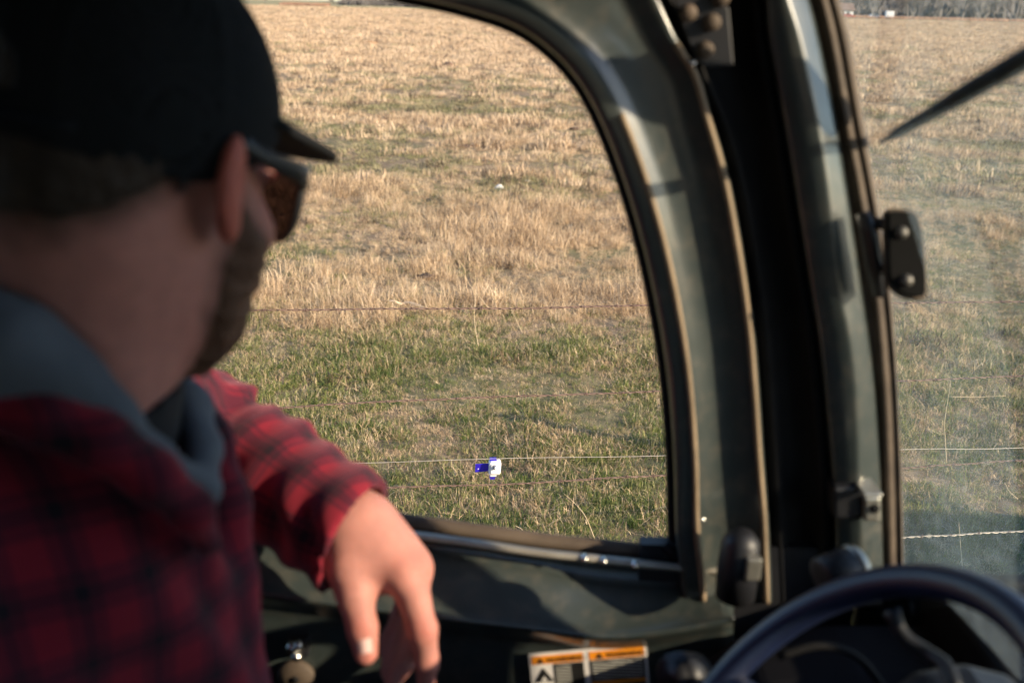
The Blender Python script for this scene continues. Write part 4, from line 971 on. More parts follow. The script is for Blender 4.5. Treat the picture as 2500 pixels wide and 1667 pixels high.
def polygonize(f, lo, hi, h, B=8, slack=0.02):
    lo = np.array(lo, float); nb = np.ceil((np.array(hi) - lo) / (h * B)).astype(int) + 1
    cen = np.stack(np.meshgrid(*[np.arange(n) for n in nb], indexing='ij'), -1).reshape(-1, 3)
    dc = f(lo + (cen * B + (B - 1) / 2) * h)
    act = np.abs(dc) < h * B * 0.9 + slack
    n = nb * B; vol = np.repeat(np.repeat(np.repeat(np.where(dc > 0, 1.0, -1.0).reshape(nb), B, 0), B, 1), B, 2).astype(np.float32)
    loc = np.stack(np.meshgrid(*[np.arange(B)] * 3, indexing='ij'), -1).reshape(-1, 3)
    A = cen[act]
    for i in range(0, len(A), 400):
        idx = (A[i:i + 400][:, None] * B + loc[None]).reshape(-1, 3)
        vol[idx[:, 0], idx[:, 1], idx[:, 2]] = f(lo + idx * h)
    s = vol < 0
    c = np.zeros([m - 1 for m in n], np.int8)
    for i in (0, 1):
        for j in (0, 1):
            for k in (0, 1): c += s[i:n[0] - 1 + i, j:n[1] - 1 + j, k:n[2] - 1 + k]
    cells = np.argwhere((c > 0) & (c < 8))
    vid = -np.ones(c.shape, np.int64); vid[cells[:, 0], cells[:, 1], cells[:, 2]] = np.arange(len(cells))
    acc = np.zeros((len(cells), 3)); cnt = np.zeros(len(cells))
    cor = [(i, j, k) for i in (0, 1) for j in (0, 1) for k in (0, 1)]
    for a in cor:
        for b in cor:
            if sum(abs(x - y) for x, y in zip(a, b)) != 1 or a > b: continue
            va = vol[cells[:, 0] + a[0], cells[:, 1] + a[1], cells[:, 2] + a[2]]; vb = vol[cells[:, 0] + b[0], cells[:, 1] + b[1], cells[:, 2] + b[2]]
            mk = (va < 0) != (vb < 0); t = np.where(mk, va / np.where(mk, va - vb, 1), 0)
            acc += np.where(mk[:, None], np.array(a) + t[:, None] * (np.array(b) - np.array(a)), 0); cnt += mk
    V = lo + (cells + acc / cnt[:, None]) * h
    F = []
    for ax in range(3):
        o1, o2 = [(1, 2), (2, 0), (0, 1)][ax]
        sl0 = [slice(1, m - 1) for m in n]; sl1 = list(sl0); sl0[ax] = slice(0, n[ax] - 1); sl1[ax] = slice(1, n[ax])
        a = s[tuple(sl0)]; b = s[tuple(sl1)]
        e = np.argwhere(a != b); off = np.ones(3, int); off[ax] = 0; e2 = e + off
        flip = a[e[:, 0], e[:, 1], e[:, 2]]
        def g(d1, d2):
            q = e2.copy(); q[:, o1] -= d1; q[:, o2] -= d2; return vid[q[:, 0], q[:, 1], q[:, 2]]
        q = np.stack([g(1, 1), g(0, 1), g(0, 0), g(1, 0)], 1)
        q = np.where(flip[:, None], q, q[:, ::-1]); F.append(q)
    F = np.vstack(F); F = F[(F >= 0).all(1)]
    return V, F
def relax(V, F, it=2, lam=0.5):
    E = np.vstack([F[:, [0, 1]], F[:, [1, 2]], F[:, [2, 3]], F[:, [3, 0]]])
    for _ in range(it):
        S = np.zeros_like(V); C = np.zeros(len(V))
        np.add.at(S, E[:, 0], V[E[:, 1]]); np.add.at(C, E[:, 0], 1); np.add.at(S, E[:, 1], V[E[:, 0]]); np.add.at(C, E[:, 1], 1)
        V = V + lam * (S / C[:, None] - V)
    return V
def sdf_obj(name, f, lo, hi, h, mat, parent, it=2, attrs=None):
    V, F = polygonize(f, lo, hi, h); V = relax(V, F, it)
    o = mesh_obj(name, V, F, mat, parent, True)
    if attrs:
        for nm, fn in attrs.items():
            val = fn(V)
            if val.ndim == 1:
                a = o.data.attributes.new(nm, 'FLOAT', 'POINT'); a.data.foreach_set('value', val)
            else:
                a = o.data.attributes.new(nm, 'FLOAT_VECTOR', 'POINT'); a.data.foreach_set('vector', val.ravel())
    return o

# ------------------------------------------------------------------ skeleton
HC = P(330, 430, 0.65)                                   # head centre, level with the ears
hy = math.radians(31); hp_ = math.radians(16)
hf = np.array([math.sin(hy) * math.cos(hp_), math.cos(hy) * math.cos(hp_), -math.sin(hp_)])
hr = np.array([math.cos(hy), -math.sin(hy), 0.0]); hu = np.cross(hr, hf)
HR = np.stack([hr, hf, hu], 1)                           # columns: right, forward, up of the head
def hl(a, b, c): return HC + hr * a + hf * b + hu * c
NB = np.array([-0.305, 0.615, 1.60])                      # base of the neck
SHR = np.array([-0.37, 0.43, 1.575]); SHL = np.array([-0.36, 0.80, 1.555])
EL = np.array([-0.385, 1.06, 1.44]); WR_ = P(862, 1285, 0.97)
man = empty('person', (-0.3, 0.62, 1.08), 'bearded man in black cap, sunglasses and red plaid shirt leaning on the door', 'person')

# ------------------------------------------------------------------ body
head = [(ell(hl(0, -0.012, 0.030), (0.076, 0.095, 0.092), HR), 0), (ell(hl(0, 0.025, -0.045), (0.062, 0.066, 0.074), HR), 0.03),
        (ell(hl(0, 0.047, -0.094), (0.030, 0.026, 0.022), HR), 0.03), (ell(hl(0, -0.045, -0.03), (0.062, 0.05, 0.06), HR), 0.03),
        (rcone(hl(0, 0.092, 0.008), hl(0, 0.112, -0.030), 0.008, 0.013), 0.012), (ell(hl(0, 0.078, 0.018), (0.05, 0.018, 0.010), HR), 0.012),
        (ell(hl(0, 0.088, -0.066), (0.024, 0.012, 0.010), HR), 0.008),
        (ell(hl(0.045, 0.05, -0.025), (0.022, 0.03, 0.02), HR), 0.02), (ell(hl(-0.045, 0.05, -0.025), (0.022, 0.03, 0.02), HR), 0.02)]
def ear(sg):
    ca, sa = math.cos(math.radians(28)), math.sin(math.radians(28))
    ax = np.stack([hr * sg * ca + hf * (0.0) - hf * sa * 0.0 + hr * 0, hf * ca - hr * sg * (-sa), hu], 1)
    e1 = hr * sg * ca + hf * sa; e2 = -hr * sg * sa * -1 - hf * ca; e2 = e2 / np.linalg.norm(e2); e1 = np.cross(hu, e2)
    R = np.stack([e1, e2, hu], 1)
    c = hl(sg * 0.087, 0.000, 0.006)
    shell = ell(c, (0.0075, 0.018, 0.030), R); lobe = ell(hl(sg * 0.082, 0.008, -0.022), (0.007, 0.010, 0.012), R)
    hol = ell(hl(sg * 0.094, 0.006, 0.008), (0.006, 0.011, 0.018), R)
    def f(p): return np.maximum(smin(shell(p), lobe(p), 0.008), -hol(p))
    return f
neck = [(rcone(hl(0, -0.030, -0.055), NB + np.array([0.0, 0, -0.02]), 0.058, 0.066), 0.035)]
torso = [(ell((-0.36, 0.615, 1.40), (0.115, 0.175, 0.20)), 0.06), (rcone(SHR, SHL, 0.062, 0.062), 0.05), (rcone((-0.36, 0.62, 1.35), (-0.33, 0.62, 1.12), 0.12, 0.135), 0.06)]
armL = [(rcone(SHL, EL, 0.052, 0.042), 0.03), (rcone(EL, WR_, 0.042, 0.029), 0.02)]
armR = [(rcone(SHR, (-0.26, 0.37, 1.27), 0.052, 0.042), 0.03), (rcone((-0.26, 0.37, 1.27), (-0.05, 0.42, 1.17), 0.042, 0.028), 0.02), (rcone((-0.05, 0.42, 1.17), (0.03, 0.44, 1.16), 0.032, 0.022), 0.02)]
legs = [(rcone((-0.30, 0.53, 1.16), (0.10, 0.50, 1.18), 0.085, 0.062), 0.04), (rcone((-0.30, 0.71, 1.16), (0.10, 0.73, 1.16), 0.085, 0.062), 0.04),
        (rcone((0.10, 0.50, 1.18), (0.14, 0.50, 0.80), 0.060, 0.042), 0.02), (rcone((0.10, 0.73, 1.16), (0.14, 0.73, 0.80), 0.060, 0.042), 0.02)]
wr2 = P(885, 1272, 0.985)
I0, M0, R0, K0 = P(982, 1402, 0.937), P(1004, 1398, 0.955), P(1012, 1388, 0.974), P(1008, 1374, 0.992)
hand = [(rcone(WR_, P(905, 1350, 0.955), 0.030, 0.028), 0.02), (rcone(wr2, P(945, 1345, 0.972), 0.027, 0.025), 0.02),
        (rcone(P(880, 1310, 0.96), I0, 0.027, 0.0185), 0.018), (rcone(P(895, 1300, 0.97), M0, 0.026, 0.0185), 0.018), (rcone(P(905, 1300, 0.98), R0, 0.024, 0.017), 0.018), (rcone(P(905, 1300, 0.99), K0, 0.022, 0.016), 0.018),
        (chain([P(850, 1325, 0.958), P(856, 1385, 0.942), P(866, 1450, 0.930), P(884, 1530, 0.925), P(893, 1592, 0.925)], [0.027, 0.023, 0.0168, 0.0138, 0.0120]), 0.012),
        (ell(P(918, 1392, 0.947), (0.022, 0.014, 0.017)), 0.018),
        (chain([I0, P(1014, 1470, 0.928), P(1032, 1535, 0.925), P(1043, 1615, 0.942), P(1040, 1675, 0.962)], [0.0175, 0.0140, 0.0132, 0.0110, 0.0095]), 0.006),
        (chain([M0, P(1016, 1480, 0.955), P(1018, 1548, 0.962), P(982, 1618, 0.985), P(958, 1660, 0.99)], [0.0175, 0.0140, 0.0130, 0.0112, 0.0098]), 0.004),
        (chain([R0, P(1008, 1470, 0.98), P(1000, 1535, 0.99), P(964, 1596, 1.005), P(948, 1640, 1.005)], [0.0165, 0.0135, 0.0125, 0.0108, 0.0095]), 0.004),
        (chain([K0, P(995, 1450, 1.005), P(980, 1505, 1.015), P(955, 1555, 1.02), P(945, 1590, 1.02)], [0.0150, 0.0118, 0.0108, 0.0095, 0.0085]), 0.004)]
rhand = []
for q, L in ((0.03, 0.07), (0.01, 0.08), (-0.01, 0.075), (-0.03, 0.06)):
    a = np.array([0.03, 0.44 + q, 1.165]); rhand.append((chain([a, a + (L * 0.6, 0, 0.004), a + (L * 0.95, 0, -0.02)], [0.012, 0.010, 0.008]), 0.006))
rhand.append((chain([np.array([-0.02, 0.47, 1.165]), np.array([0.02, 0.495, 1.17]), np.array([0.055, 0.50, 1.165])], [0.015, 0.012, 0.009]), 0.008))
fbase = union(head + neck + torso + armR + legs + rhand)
farm = union(armL + hand); fear1, fear2 = ear(1), ear(-1)
def body_f(p):
    d = smin(fbase(p), farm(p), 0.012); d = smin(d, fear1(p), 0.006); return smin(d, fear2(p), 0.006)
def skin_mat():
    mt, nt, b = newmat('skin')
    at = N(nt, 'ShaderNodeAttribute'); at.attribute_name = 'stubble'
    n = noise_tex(nt, 30, 4, 0.6); n2 = noise_tex(nt, 6, 3, 0.6)
    c = ramp(nt, n2.outputs['Fac'], [(0.3, (0.40, 0.185, 0.155)), (0.7, (0.48, 0.24, 0.20))])
    n3 = noise_tex(nt, 55, 4, 0.7); c3 = ramp(nt, n3.outputs['Fac'], [(0.3, (0.86, 0.80, 0.80)), (0.7, (1.08, 1.0, 0.98))])
    mm = N(nt, 'ShaderNodeMix', data_type='RGBA', blend_type='MULTIPLY'); mm.inputs[0].default_value = 1; nt.links.new(c, mm.inputs[6]); nt.links.new(c3, mm.inputs[7])
    ar = N(nt, 'ShaderNodeAttribute'); ar.attribute_name = 'redness'
    mr_ = N(nt, 'ShaderNodeMix', data_type='RGBA'); nt.links.new(ar.outputs['Fac'], mr_.inputs[0]); nt.links.new(mm.outputs[2], mr_.inputs[6]); mr_.inputs[7].default_value = (0.44, 0.13, 0.10, 1)
    mx = N(nt, 'ShaderNodeMix', data_type='RGBA'); nt.links.new(at.outputs['Fac'], mx.inputs[0]); nt.links.new(mr_.outputs[2], mx.inputs[6]); mx.inputs[7].default_value = (0.045, 0.026, 0.016, 1)
    nt.links.new(mx.outputs[2], b.inputs['Base Color']); b.inputs['Roughness'].default_value = 0.62; b.inputs['Specular IOR Level'].default_value = 0.3
    b.inputs['Subsurface Weight'].default_value = 0.25; b.inputs['Subsurface Radius'].default_value = (0.012, 0.004, 0.002); b.inputs['Subsurface Scale'].default_value = 1.0
    bump(nt, b, n.outputs['Fac'], 0.35, 0.003)
    return mt
M_SKIN = skin_mat()
def loc_h(V):
    q = V - HC; return q @ hr, q @ hf, q @ hu
def stub(V):
    a, b_, c = loc_h(V); nz = (fbm(a * 60, c * 60 + b_ * 40, 3) - 0.5) * 0.02; r = np.sqrt(a * a + b_ * b_ + c * c)
    hr_ = np.minimum(c + 0.040 - 0.70 * np.clip(b_ + 0.085, 0, 1), -b_) + nz
    br_ = np.minimum(b_ - 0.020 - 0.20 * np.clip(-c - 0.05, 0, 1), -(c + 0.012) + 0.9 * np.clip(0.045 - b_, -0.03, 0.04)) + nz
    h_ = np.clip((hr_ + 0.016) / 0.024, 0, 1); k_ = np.clip((br_ + 0.012) / 0.022, 0, 1) * 0.85
    return np.maximum(h_, k_) * (r < 0.155) * (1 - np.clip((np.abs(a) - 0.077) / 0.004, 0, 1))
def red(V):
    a, b_, c = loc_h(V); e = np.clip((np.abs(a) - 0.078) / 0.004, 0, 1) * (np.sqrt(a * a + b_ * b_ + c * c) < 0.14)
    for q, s_ in ((I0, 0.018), (M0, 0.018), (P(884, 1530, 0.915), 0.012), (P(893, 1592, 0.92), 0.016), (P(1032, 1535, 0.915), 0.013), (P(912, 1442, 0.94), 0.014), (P(1040, 1640, 0.945), 0.02)):
        e = np.maximum(e, 0.55 * np.exp(-(np.linalg.norm(V - q, axis=1) / s_) ** 2))
    return e
body = sdf_obj('body', body_f, (-0.56, 0.25, 0.74), (0.22, 1.16, 1.96), 0.0046, M_SKIN, man, 2, {'stubble': stub, 'redness': red})
# nail on the thumb
M_NAIL = simple('nail', (0.66, 0.44, 0.40), (0.70, 0.48, 0.44), 0.25, 30)
tn = P(889, 1577, 0.9102); d1 = P(893, 1600, 0.925) - P(884, 1530, 0.925); d1 /= np.linalg.norm(d1); sn = np.cross(d1, fwd); sn /= np.linalg.norm(sn)
b = MB(); vv = []
for i in range(6):
    for j in range(7):
        u_, v_ = (i / 5 - 0.5) * 0.013, (j / 6 - 0.5) * 0.013; vv.append(tn + d1 * u_ + sn * v_ + fwd * (v_ * v_ * 55))
b.add(vv, [[i * 7 + j, i * 7 + j + 1, (i + 1) * 7 + j + 1, (i + 1) * 7 + j] for i in range(5) for j in range(6)]); b.build('thumb_nail', M_NAIL, man, True)
# ------------------------------------------------------------------ hair and beard
fhead = union(head)
def hair_mat(name, c1, c2):
    mt, nt, b = newmat(name); n = noise_tex(nt, 180, 3, 0.7); n2 = noise_tex(nt, 30, 3, 0.6)
    nt.links.new(ramp(nt, n2.outputs['Fac'], [(0.3, c1), (0.7, c2)]), b.inputs['Base Color']); b.inputs['Roughness'].default_value = 0.75; bump(nt, b, n.outputs['Fac'], 0.9, 0.004); return mt
M_HAIR = hair_mat('brown_hair', (0.022, 0.014, 0.009), (0.045, 0.028, 0.017)); M_BEARD = hair_mat('brown_beard', (0.08, 0.038, 0.021), (0.14, 0.070, 0.040))
def wob(p, s, a): return a * (np.sin(p[:, 0] * s) * np.sin(p[:, 1] * s * 1.1 + 1) + 0.6 * np.sin(p[:, 2] * s * 1.3 + p[:, 0] * s * 0.7))
def sstep(x, a, b): t = np.clip((x - a) / (b - a), 0, 1); return t * t * (3 - 2 * t)
def hair_reg(a, b_, c): return np.minimum(c + 0.040 - 0.70 * np.clip(b_ + 0.085, 0, 1), 0.0 - b_)
def hair_f(p):
    a, b_, c = loc_h(p); return fhead(p) + 0.004 - 0.0095 * sstep(hair_reg(a, b_, c), -0.004, 0.014) - wob(p, 300, 0.0010)
sdf_obj('hair', hair_f, HC - 0.17, HC + 0.17, 0.0035, M_HAIR, man, 1)
def beard_reg(a, b_, c):
    jawl = b_ - 0.020 - 0.20 * np.clip(-c - 0.05, 0, 1)                  # behind: just in front of the ear, along the jaw
    top = -(c + 0.012) + 0.9 * np.clip(0.045 - b_, -0.03, 0.04)          # below the cheek bone, sideburn rises to the ear
    mouth = np.where(b_ > 0.06, np.sqrt((a / 1.8) ** 2 + (c + 0.066) ** 2 * 2.0) - 0.010, 1.0)
    return np.minimum(np.minimum(jawl, top), mouth)
def beard_f(p):
    a, b_, c = loc_h(p); lobe = ell(hl(0, 0.042, -0.106), (0.028, 0.030, 0.028), HR)
    k = sstep(beard_reg(a, b_, c), -0.006, 0.022)
    return smin(fhead(p) + 0.004 - k * (0.0075 + 0.007 * np.clip((-c - 0.03) / 0.07, 0, 1)), lobe(p), 0.02) - wob(p, 240, 0.0016)
sdf_obj('beard', beard_f, HC - 0.18, HC + 0.18, 0.0035, M_BEARD, man, 1)
# ------------------------------------------------------------------ cap
M_CAP = simple('black_cap_cloth', (0.008, 0.010, 0.012), (0.012, 0.014, 0.017), 0.9, 20, spec=0.15, bmp=0.25, bscale=500)
dome = ell(hl(0, -0.012, 0.038), (0.0855, 0.106, 0.112), HR)
def cap_f(p):
    a, b_, c = loc_h(p); d = dome(p)
    for t in (0, 60, 120):                                # stitched panel seams
        an = math.radians(t + 30); d = d - 0.0010 * np.exp(-((a * math.cos(an) + (b_ + 0.012) * math.sin(an)) / 0.003) ** 2)
    bot = -(c - (0.004 + 0.42 * np.clip(b_ + 0.015, 0, 1) + 0.004 * np.sin(a * 60)))
    inner = dome(p) + 0.004
    opn = np.where(b_ < -0.05, np.sqrt((a / 1.0) ** 2 + (c - 0.036) ** 2) - 0.030, 1.0)   # opening above the strap
    opn = np.maximum(opn, -(c - 0.034))
    return np.maximum(np.maximum(np.maximum(d, bot), -inner), -opn)
cap = sdf_obj('cap', cap_f, HC + hu * 0.05 - 0.17, HC + hu * 0.05 + 0.17, 0.003, M_CAP, man, 1); cap['label'] = 'black baseball cap'
vv = []; nA, nB = 17, 9
for layer in (0, 1):
    for i in range(nA):
        t = (i / (nA - 1) - 0.5) * 2
        for j in range(nB):
            s = j / (nB - 1); ang = t * 1.12
            ax_, by_ = 0.083 * math.sin(ang), -0.012 + 0.101 * math.cos(ang)
            out = 0.082 * (1 - 0.55 * t * t) * s
            x_ = ax_ * (1 - 0.10 * s * abs(t)); y_ = by_ + out
            z_ = 0.057 - 0.17 * out - 0.002 * t * t - layer * 0.0055
            vv.append(hl(x_, y_, z_))
idx = lambda l, i, j: l * nA * nB + i * nB + j
ff2 = []
for i in range(nA - 1):
    for j in range(nB - 1):
        ff2.append([idx(0, i, j), idx(0, i + 1, j), idx(0, i + 1, j + 1), idx(0, i, j + 1)]); ff2.append([idx(1, i, j), idx(1, i, j + 1), idx(1, i + 1, j + 1), idx(1, i + 1, j)])
for i in range(nA - 1): ff2.append([idx(0, i, nB - 1), idx(0, i + 1, nB - 1), idx(1, i + 1, nB - 1), idx(1, i, nB - 1)])
for j in range(nB - 1):
    ff2.append([idx(0, 0, j), idx(0, 0, j + 1), idx(1, 0, j + 1), idx(1, 0, j)]); ff2.append([idx(0, nA - 1, j), idx(1, nA - 1, j), idx(1, nA - 1, j + 1), idx(0, nA - 1, j + 1)])
b = MB(); b.add(vv, ff2); b.build('brim', M_CAP, cap, True)
b = MB(); c = hl(0, -0.012, 0.150); b.tube([c - hu * 0.003, c, c + hu * 0.003, c + hu * 0.004], [0.008, 0.008, 0.005, 0.001], 12); b.build('cap_button', M_CAP, cap, True)
b = MB(); st_ = [hl(0.0895 * math.sin(t), -0.012 - 0.109 * math.cos(t), 0.018) for t in np.linspace(-0.75, 0.75, 15)]; b.tube(st_, 0.009, 8, flat=0.25); b.build('cap_strap', M_CAP, cap, True)
# ------------------------------------------------------------------ sunglasses
M_FRAME = simple('black_frame', (0.008, 0.010, 0.013), (0.012, 0.014, 0.018), 0.35, 30)
mt, nt, b_ = newmat('brown_lens'); nt.nodes.remove(b_); t1 = nt.nodes.new('ShaderNodeBsdfTransparent'); t1.inputs['Color'].default_value = (0.035, 0.022, 0.021, 1)
g1 = nt.nodes.new('ShaderNodeBsdfGlossy'); g1.inputs['Roughness'].default_value = 0.05; m1 = nt.nodes.new('ShaderNodeMixShader'); m1.inputs[0].default_value = 0.03
nt.links.new(t1.outputs[0], m1.inputs[1]); nt.links.new(g1.outputs[0], m1.inputs[2]); nt.links.new(m1.outputs[0], nt.nodes['Material Output'].inputs['Surface']); M_LENS = mt
gl = None
for sg in (1, -1):
    out = crom(np.array([(0.008, 0.022), (0.035, 0.026), (0.064, 0.024), (0.070, 0.010), (0.066, -0.012), (0.052, -0.027), (0.030, -0.029), (0.013, -0.016), (0.006, 0.004), (0.008, 0.022)]), 36)[:-1]
    pt = lambda x, z: hl(sg * x * 0.88, 0.106 - 3.2 * x * x, z * 0.93 + 0.001)
    pts = np.array([pt(x, z) for x, z in out]); cl_ = np.vstack([pts, pts[:2]])
    b = MB(); b.tube(cl_, 0.0030, 8, cap=False)
    if gl is None: gl = b.build('sunglasses', M_FRAME, man, True); gl['label'] = 'black framed sunglasses with brown lenses'
    else: b.build('lens_frame', M_FRAME, gl, True)
    cen = pts.mean(0); b = MB(); n = len(pts); b.add(list(pts) + [cen], [[i, (i + 1) % n, n] for i in range(n)]); b.build('lens', M_LENS, gl, True)
    tp = crom(np.array([hl(sg * 0.0615, 0.093, 0.019), hl(sg * 0.071, 0.080, 0.020), hl(sg * 0.080, 0.03, 0.025), hl(sg * 0.0805, 0.004, 0.030), hl(sg * 0.078, -0.020, 0.016), hl(sg * 0.077, -0.030, -0.004)]), 22)
    b = MB()
    for i in range(21):
        w_ = np.interp(i / 20, [0, 0.1, 0.5, 1], [0.0085, 0.0075, 0.005, 0.004]); t_ = 0.0022
        q0, q1 = tp[i], tp[i + 1]; b.add([q0 + hu * w_ + hr * t_, q0 - hu * w_ + hr * t_, q0 - hu * w_ - hr * t_, q0 + hu * w_ - hr * t_, q1 + hu * w_ + hr * t_, q1 - hu * w_ + hr * t_, q1 - hu * w_ - hr * t_, q1 + hu * w_ - hr * t_], [[0, 1, 5, 4], [1, 2, 6, 5], [2, 3, 7, 6], [3, 0, 4, 7]])
    b.build('temple', M_FRAME, gl, True)
b = MB(); b.tube(crom(np.array([hl(-0.009, 0.106, 0.018), hl(0, 0.109, 0.020), hl(0.009, 0.106, 0.018)]), 8), 0.003, 8); b.build('bridge', M_FRAME, gl, True)
# ------------------------------------------------------------------ clothes
def plaid_mat():
    mt, nt, b = newmat('red_plaid_flannel')
    at = N(nt, 'ShaderNodeAttribute'); at.attribute_name = 'cloth'
    sp = nt.nodes.new('ShaderNodeSeparateXYZ'); nt.links.new(at.outputs['Vector'], sp.inputs[0])
    def bands(sock):
        outs = []
        ml = N(nt, 'ShaderNodeMath', operation='MULTIPLY'); nt.links.new(sock, ml.inputs[0]); ml.inputs[1].default_value = 1 / 0.047
        fr = N(nt, 'ShaderNodeMath', operation='FRACT'); nt.links.new(ml.outputs[0], fr.inputs[0])
        return ramp(nt, fr.outputs[0], [(0.0, (0, 0, 0)), (0.30, (0, 0, 0)), (0.33, (0.85, 0.85, 0.85)), (0.38, (0.85, 0.85, 0.85)), (0.40, (0.25, 0.25, 0.25)), (0.44, (0.25, 0.25, 0.25)), (0.46, (1, 1, 1)), (0.66, (1, 1, 1)), (0.68, (0.25, 0.25, 0.25)), (0.72, (0.25, 0.25, 0.25)), (0.74, (0.8, 0.8, 0.8)), (0.79, (0.8, 0.8, 0.8)), (0.82, (0, 0, 0)), (1.0, (0, 0, 0))])
    u_, v_ = bands(sp.outputs[0]), bands(sp.outputs[1])
    ad = N(nt, 'ShaderNodeMix', data_type='RGBA', blend_type='ADD'); ad.inputs[0].default_value = 1; nt.links.new(u_, ad.inputs[6]); nt.links.new(v_, ad.inputs[7])
    hf_ = N(nt, 'ShaderNodeMath', operation='MULTIPLY'); nt.links.new(ad.outputs[2], hf_.inputs[0]); hf_.inputs[1].default_value = 0.5
    n = noise_tex(nt, 900, 2, 0.6); n2 = noise_tex(nt, 14, 3, 0.6)
    col = ramp(nt, hf_.outputs[0], [(0.0, (0.175, 0.010, 0.022)), (0.4, (0.065, 0.007, 0.018)), (0.55, (0.060, 0.008, 0.018)), (1.0, (0.007, 0.007, 0.012))])
    nt.links.new(col, b.inputs['Base Color']); b.inputs['Roughness'].default_value = 0.9; b.inputs['Specular IOR Level'].default_value = 0.2
    b.inputs['Sheen Weight'].default_value = 0.25; b.inputs['Sheen Tint'].default_value = (0.8, 0.3, 0.35, 1)
    bump(nt, b, n.outputs['Fac'], 0.3, 0.001)
    return mt
M_PLAID = plaid_mat()
CUF = P(866, 1308, 0.965); ad_ = WR_ - EL; AL = np.linalg.norm(ad_); ad_ /= AL
cl1 = P(795, 1438, 0.965) - P(935, 1182, 0.965); cv = ray(866, 1308); cn = np.cross(cl1, cv); cn /= np.linalg.norm(cn); cn = cn if cn @ ad_ > 0 else -cn
cn = cn - 0.28 * cv / np.linalg.norm(cv); cn /= np.linalg.norm(cn)
def folds(p):
    s = (p - EL) @ ad_; r = np.sin(s * 70 + 3 * np.sin(p[:, 2] * 40 + p[:, 0] * 20)) * np.exp(-((s - 0.06) / 0.09) ** 2)
    return 0.007 * r + 0.003 * np.sin(s * 150 + p[:, 1] * 60 + 2 * np.sin(p[:, 2] * 70))
sl = [(rcone(SHL, EL, 0.082, 0.066), 0), (rcone(EL, EL + ad_ * (AL * 0.55), 0.068, 0.062), 0.02), (rcone(EL + ad_ * (AL * 0.5), CUF + ad_ * 0.03, 0.062, 0.059), 0.02)]
fsl = union(sl); cuff_in = rcone(CUF - ad_ * 0.045, CUF + ad_ * 0.1, 0.049, 0.054)
tors = [(ell((-0.355, 0.605, 1.42), (0.155, 0.205, 0.225)), 0), (rcone(SHR + (0, -0.01, 0), SHL, 0.085, 0.082), 0.06), (rcone((-0.36, 0.615, 1.38), (-0.36, 0.62, 1.10), 0.150, 0.160), 0.06), (rcone((-0.285, 0.575, 1.57), (-0.272, 0.61, 1.42), 0.085, 0.085), 0.04),
        (rcone(SHR, (-0.26, 0.37, 1.27), 0.078, 0.062), 0.03), (rcone((-0.26, 0.37, 1.27), (-0.05, 0.42, 1.17), 0.062, 0.050), 0.02), (ell((-0.37, 0.60, 1.60), (0.07, 0.12, 0.07)), 0.05)]
ftors = union(tors)
hole = rcone((-0.33, 0.62, 1.78), (-0.29, 0.625, 1.54), 0.105, 0.075)
vcut = rcone((-0.235, 0.62, 1.64), (-0.16, 0.64, 1.50), 0.055, 0.012)
# placket running down the chest
plk = chain([np.array(q) for q in ((-0.222, 0.555, 1.61), (-0.206, 0.575, 1.55), (-0.200, 0.585, 1.46), (-0.202, 0.585, 1.34), (-0.198, 0.58, 1.15))], [0.010, 0.012, 0.013, 0.013, 0.013], 0.01)
flapL = chain([P(466, 955, 0.775), P(505, 1075, 0.745), P(540, 1230, 0.725), P(556, 1420, 0.72), P(562, 1720, 0.74)], [0.012, 0.018, 0.020, 0.020, 0.020], 0.012)
flapR = chain([P(-40, 985, 0.55), P(120, 1020, 0.552), P(250, 1075, 0.56), P(370, 1160, 0.575), P(470, 1245, 0.60), P(510, 1330, 0.625)], [0.014, 0.015, 0.015, 0.014, 0.012, 0.008], 0.012)
def shirt_f(p):
    cf = 0.004 * np.sin(p[:, 2] * 55 + 5 * np.sin(p[:, 1] * 22)) + 0.004 * np.sin(p[:, 1] * 38 + p[:, 2] * 25 + 2)
    d = np.maximum(ftors(p) + cf, -(hole(p))); d = np.maximum(d, -vcut(p)); d = smin(d, plk(p), 0.008); d = smin(d, flapL(p), 0.016); d = smin(d, flapR(p), 0.010)
    a = np.maximum(fsl(p) + folds(p), (p - CUF) @ cn); a = np.maximum(a, -cuff_in(p))
    return smin(d, a, 0.012)
def cloth_uv(V):
    s = (V - EL) @ ad_; ax = V - EL - s[:, None] * ad_; e1 = np.cross(ad_, (0, 0, 1.0)); e1 /= np.linalg.norm(e1); e2 = np.cross(e1, ad_)
    ang = np.arctan2(ax @ e1, ax @ e2) * 0.055
    isarm = (fsl(V) < ftors(V) + 0.004)
    u_ = np.where(isarm, s, (V[:, 1] * 0.9 + V[:, 0] * 0.75)); v_ = np.where(isarm, ang, V[:, 2] + 0.10 * V[:, 1])
    return np.stack([u_, v_, np.zeros(len(V))], 1)
sh = sdf_obj('shirt', shirt_f, (-0.58, 0.26, 1.02), (0.02, 1.20, 1.74), 0.0046, M_PLAID, man, 1, {'cloth': cloth_uv}); sh['label'] = 'red and black plaid flannel shirt'
c = P(733, 1382, 0.955); b = MB(); b.tube([c + fwd * 0.004, c, c - fwd * 0.003, c - fwd * 0.004], [0.0055, 0.0055, 0.004, 0.001], 12); b.build('cuff_snap', M_CHR, sh, True)
M_SNAP = simple('dark_snap', (0.10, 0.10, 0.13), None, 0.25, metal=0.6)
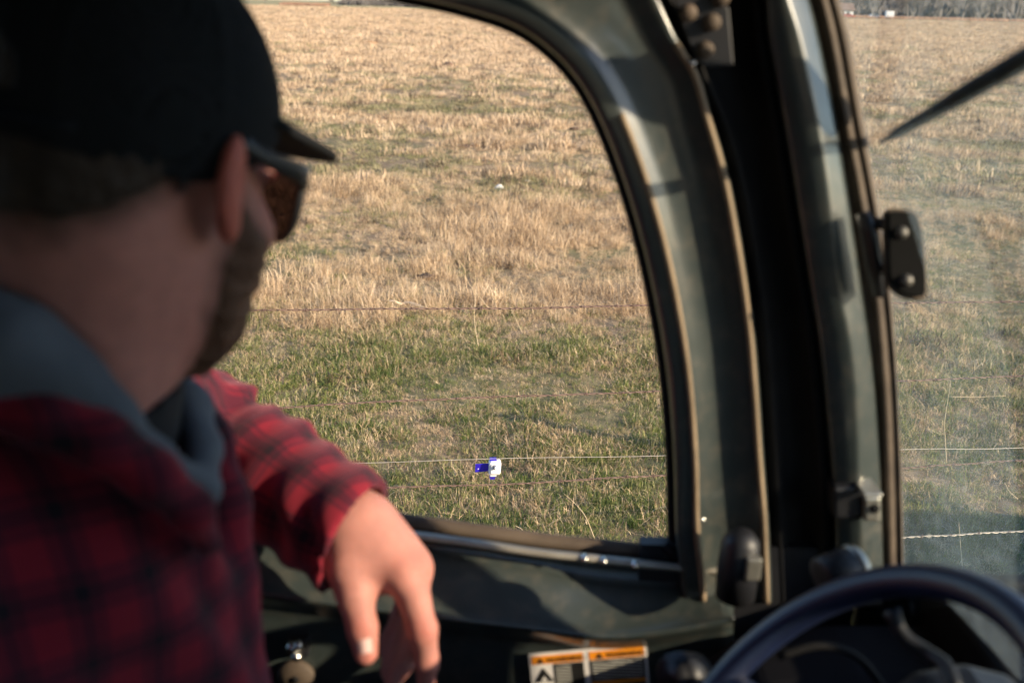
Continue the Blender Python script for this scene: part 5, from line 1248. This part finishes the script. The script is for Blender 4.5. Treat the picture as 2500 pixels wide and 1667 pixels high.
# hoodie: thick folded collar round the neck
M_HOOD = simple('grey_fleece', (0.085, 0.098, 0.118), (0.125, 0.142, 0.168), 0.95, 25, spec=0.15, bmp=0.35, bscale=400)
ring = [P(-110, 835, 0.565), P(20, 880, 0.562), P(135, 950, 0.568), P(255, 1040, 0.578), P(375, 1120, 0.60), P(490, 1192, 0.635), P(492, 1095, 0.685), P(462, 990, 0.72), np.array((-0.33, 0.735, 1.655)), np.array((-0.415, 0.69, 1.68)), np.array((-0.435, 0.61, 1.685))]
rr_ = [0.034, 0.031, 0.025, 0.019, 0.014, 0.010, 0.011, 0.013, 0.026, 0.032, 0.036]; NR = len(ring)
fring = union([(rcone(ring[i], ring[(i + 1) % NR], rr_[i], rr_[(i + 1) % NR]), 0.012) for i in range(NR)])
fhood = ell((-0.47, 0.62, 1.60), (0.06, 0.14, 0.10)); fchest = union([(ell((-0.36, 0.61, 1.41), (0.142, 0.19, 0.21)), 0), (rcone((-0.355, 0.615, 1.38), (-0.345, 0.62, 1.12), 0.138, 0.150), 0.05)])
def hood_f(p):
    d = smin(fring(p), fhood(p), 0.04) + 0.0025 * np.sin(p[:, 0] * 70 + p[:, 2] * 90); return smin(d, np.maximum(fchest(p), -hole(p) + 0.004), 0.02)
sdf_obj('hoodie', hood_f, (-0.58, 0.38, 1.02), (-0.08, 0.86, 1.76), 0.005, M_HOOD, man, 2)
M_TEE = simple('black_tee', (0.008, 0.009, 0.012), (0.014, 0.015, 0.02), 0.9, 30)
def tee_f(p): return np.maximum(union(neck)(p) - 0.007, np.abs((p - np.array([-0.27, 0.62, 1.605])) @ (np.array([-0.45, 0, 0.89]))) - 0.022)
sdf_obj('tee_shirt', tee_f, (-0.42, 0.5, 1.44), (-0.12, 0.76, 1.72), 0.004, M_TEE, man, 1)
M_JEAN = simple('dark_jeans', (0.02, 0.025, 0.04), (0.035, 0.042, 0.065), 0.9, 25)
fl = union(legs + [(rcone((-0.30, 0.62, 1.16), (-0.28, 0.62, 1.14), 0.14, 0.14), 0.05)])
def jean_f(p): return np.maximum(fl(p) - 0.012, -(p[:, 2] - 0.79))
sdf_obj('trousers', jean_f, (-0.52, 0.36, 0.72), (0.26, 0.90, 1.34), 0.008, M_JEAN, man, 2)
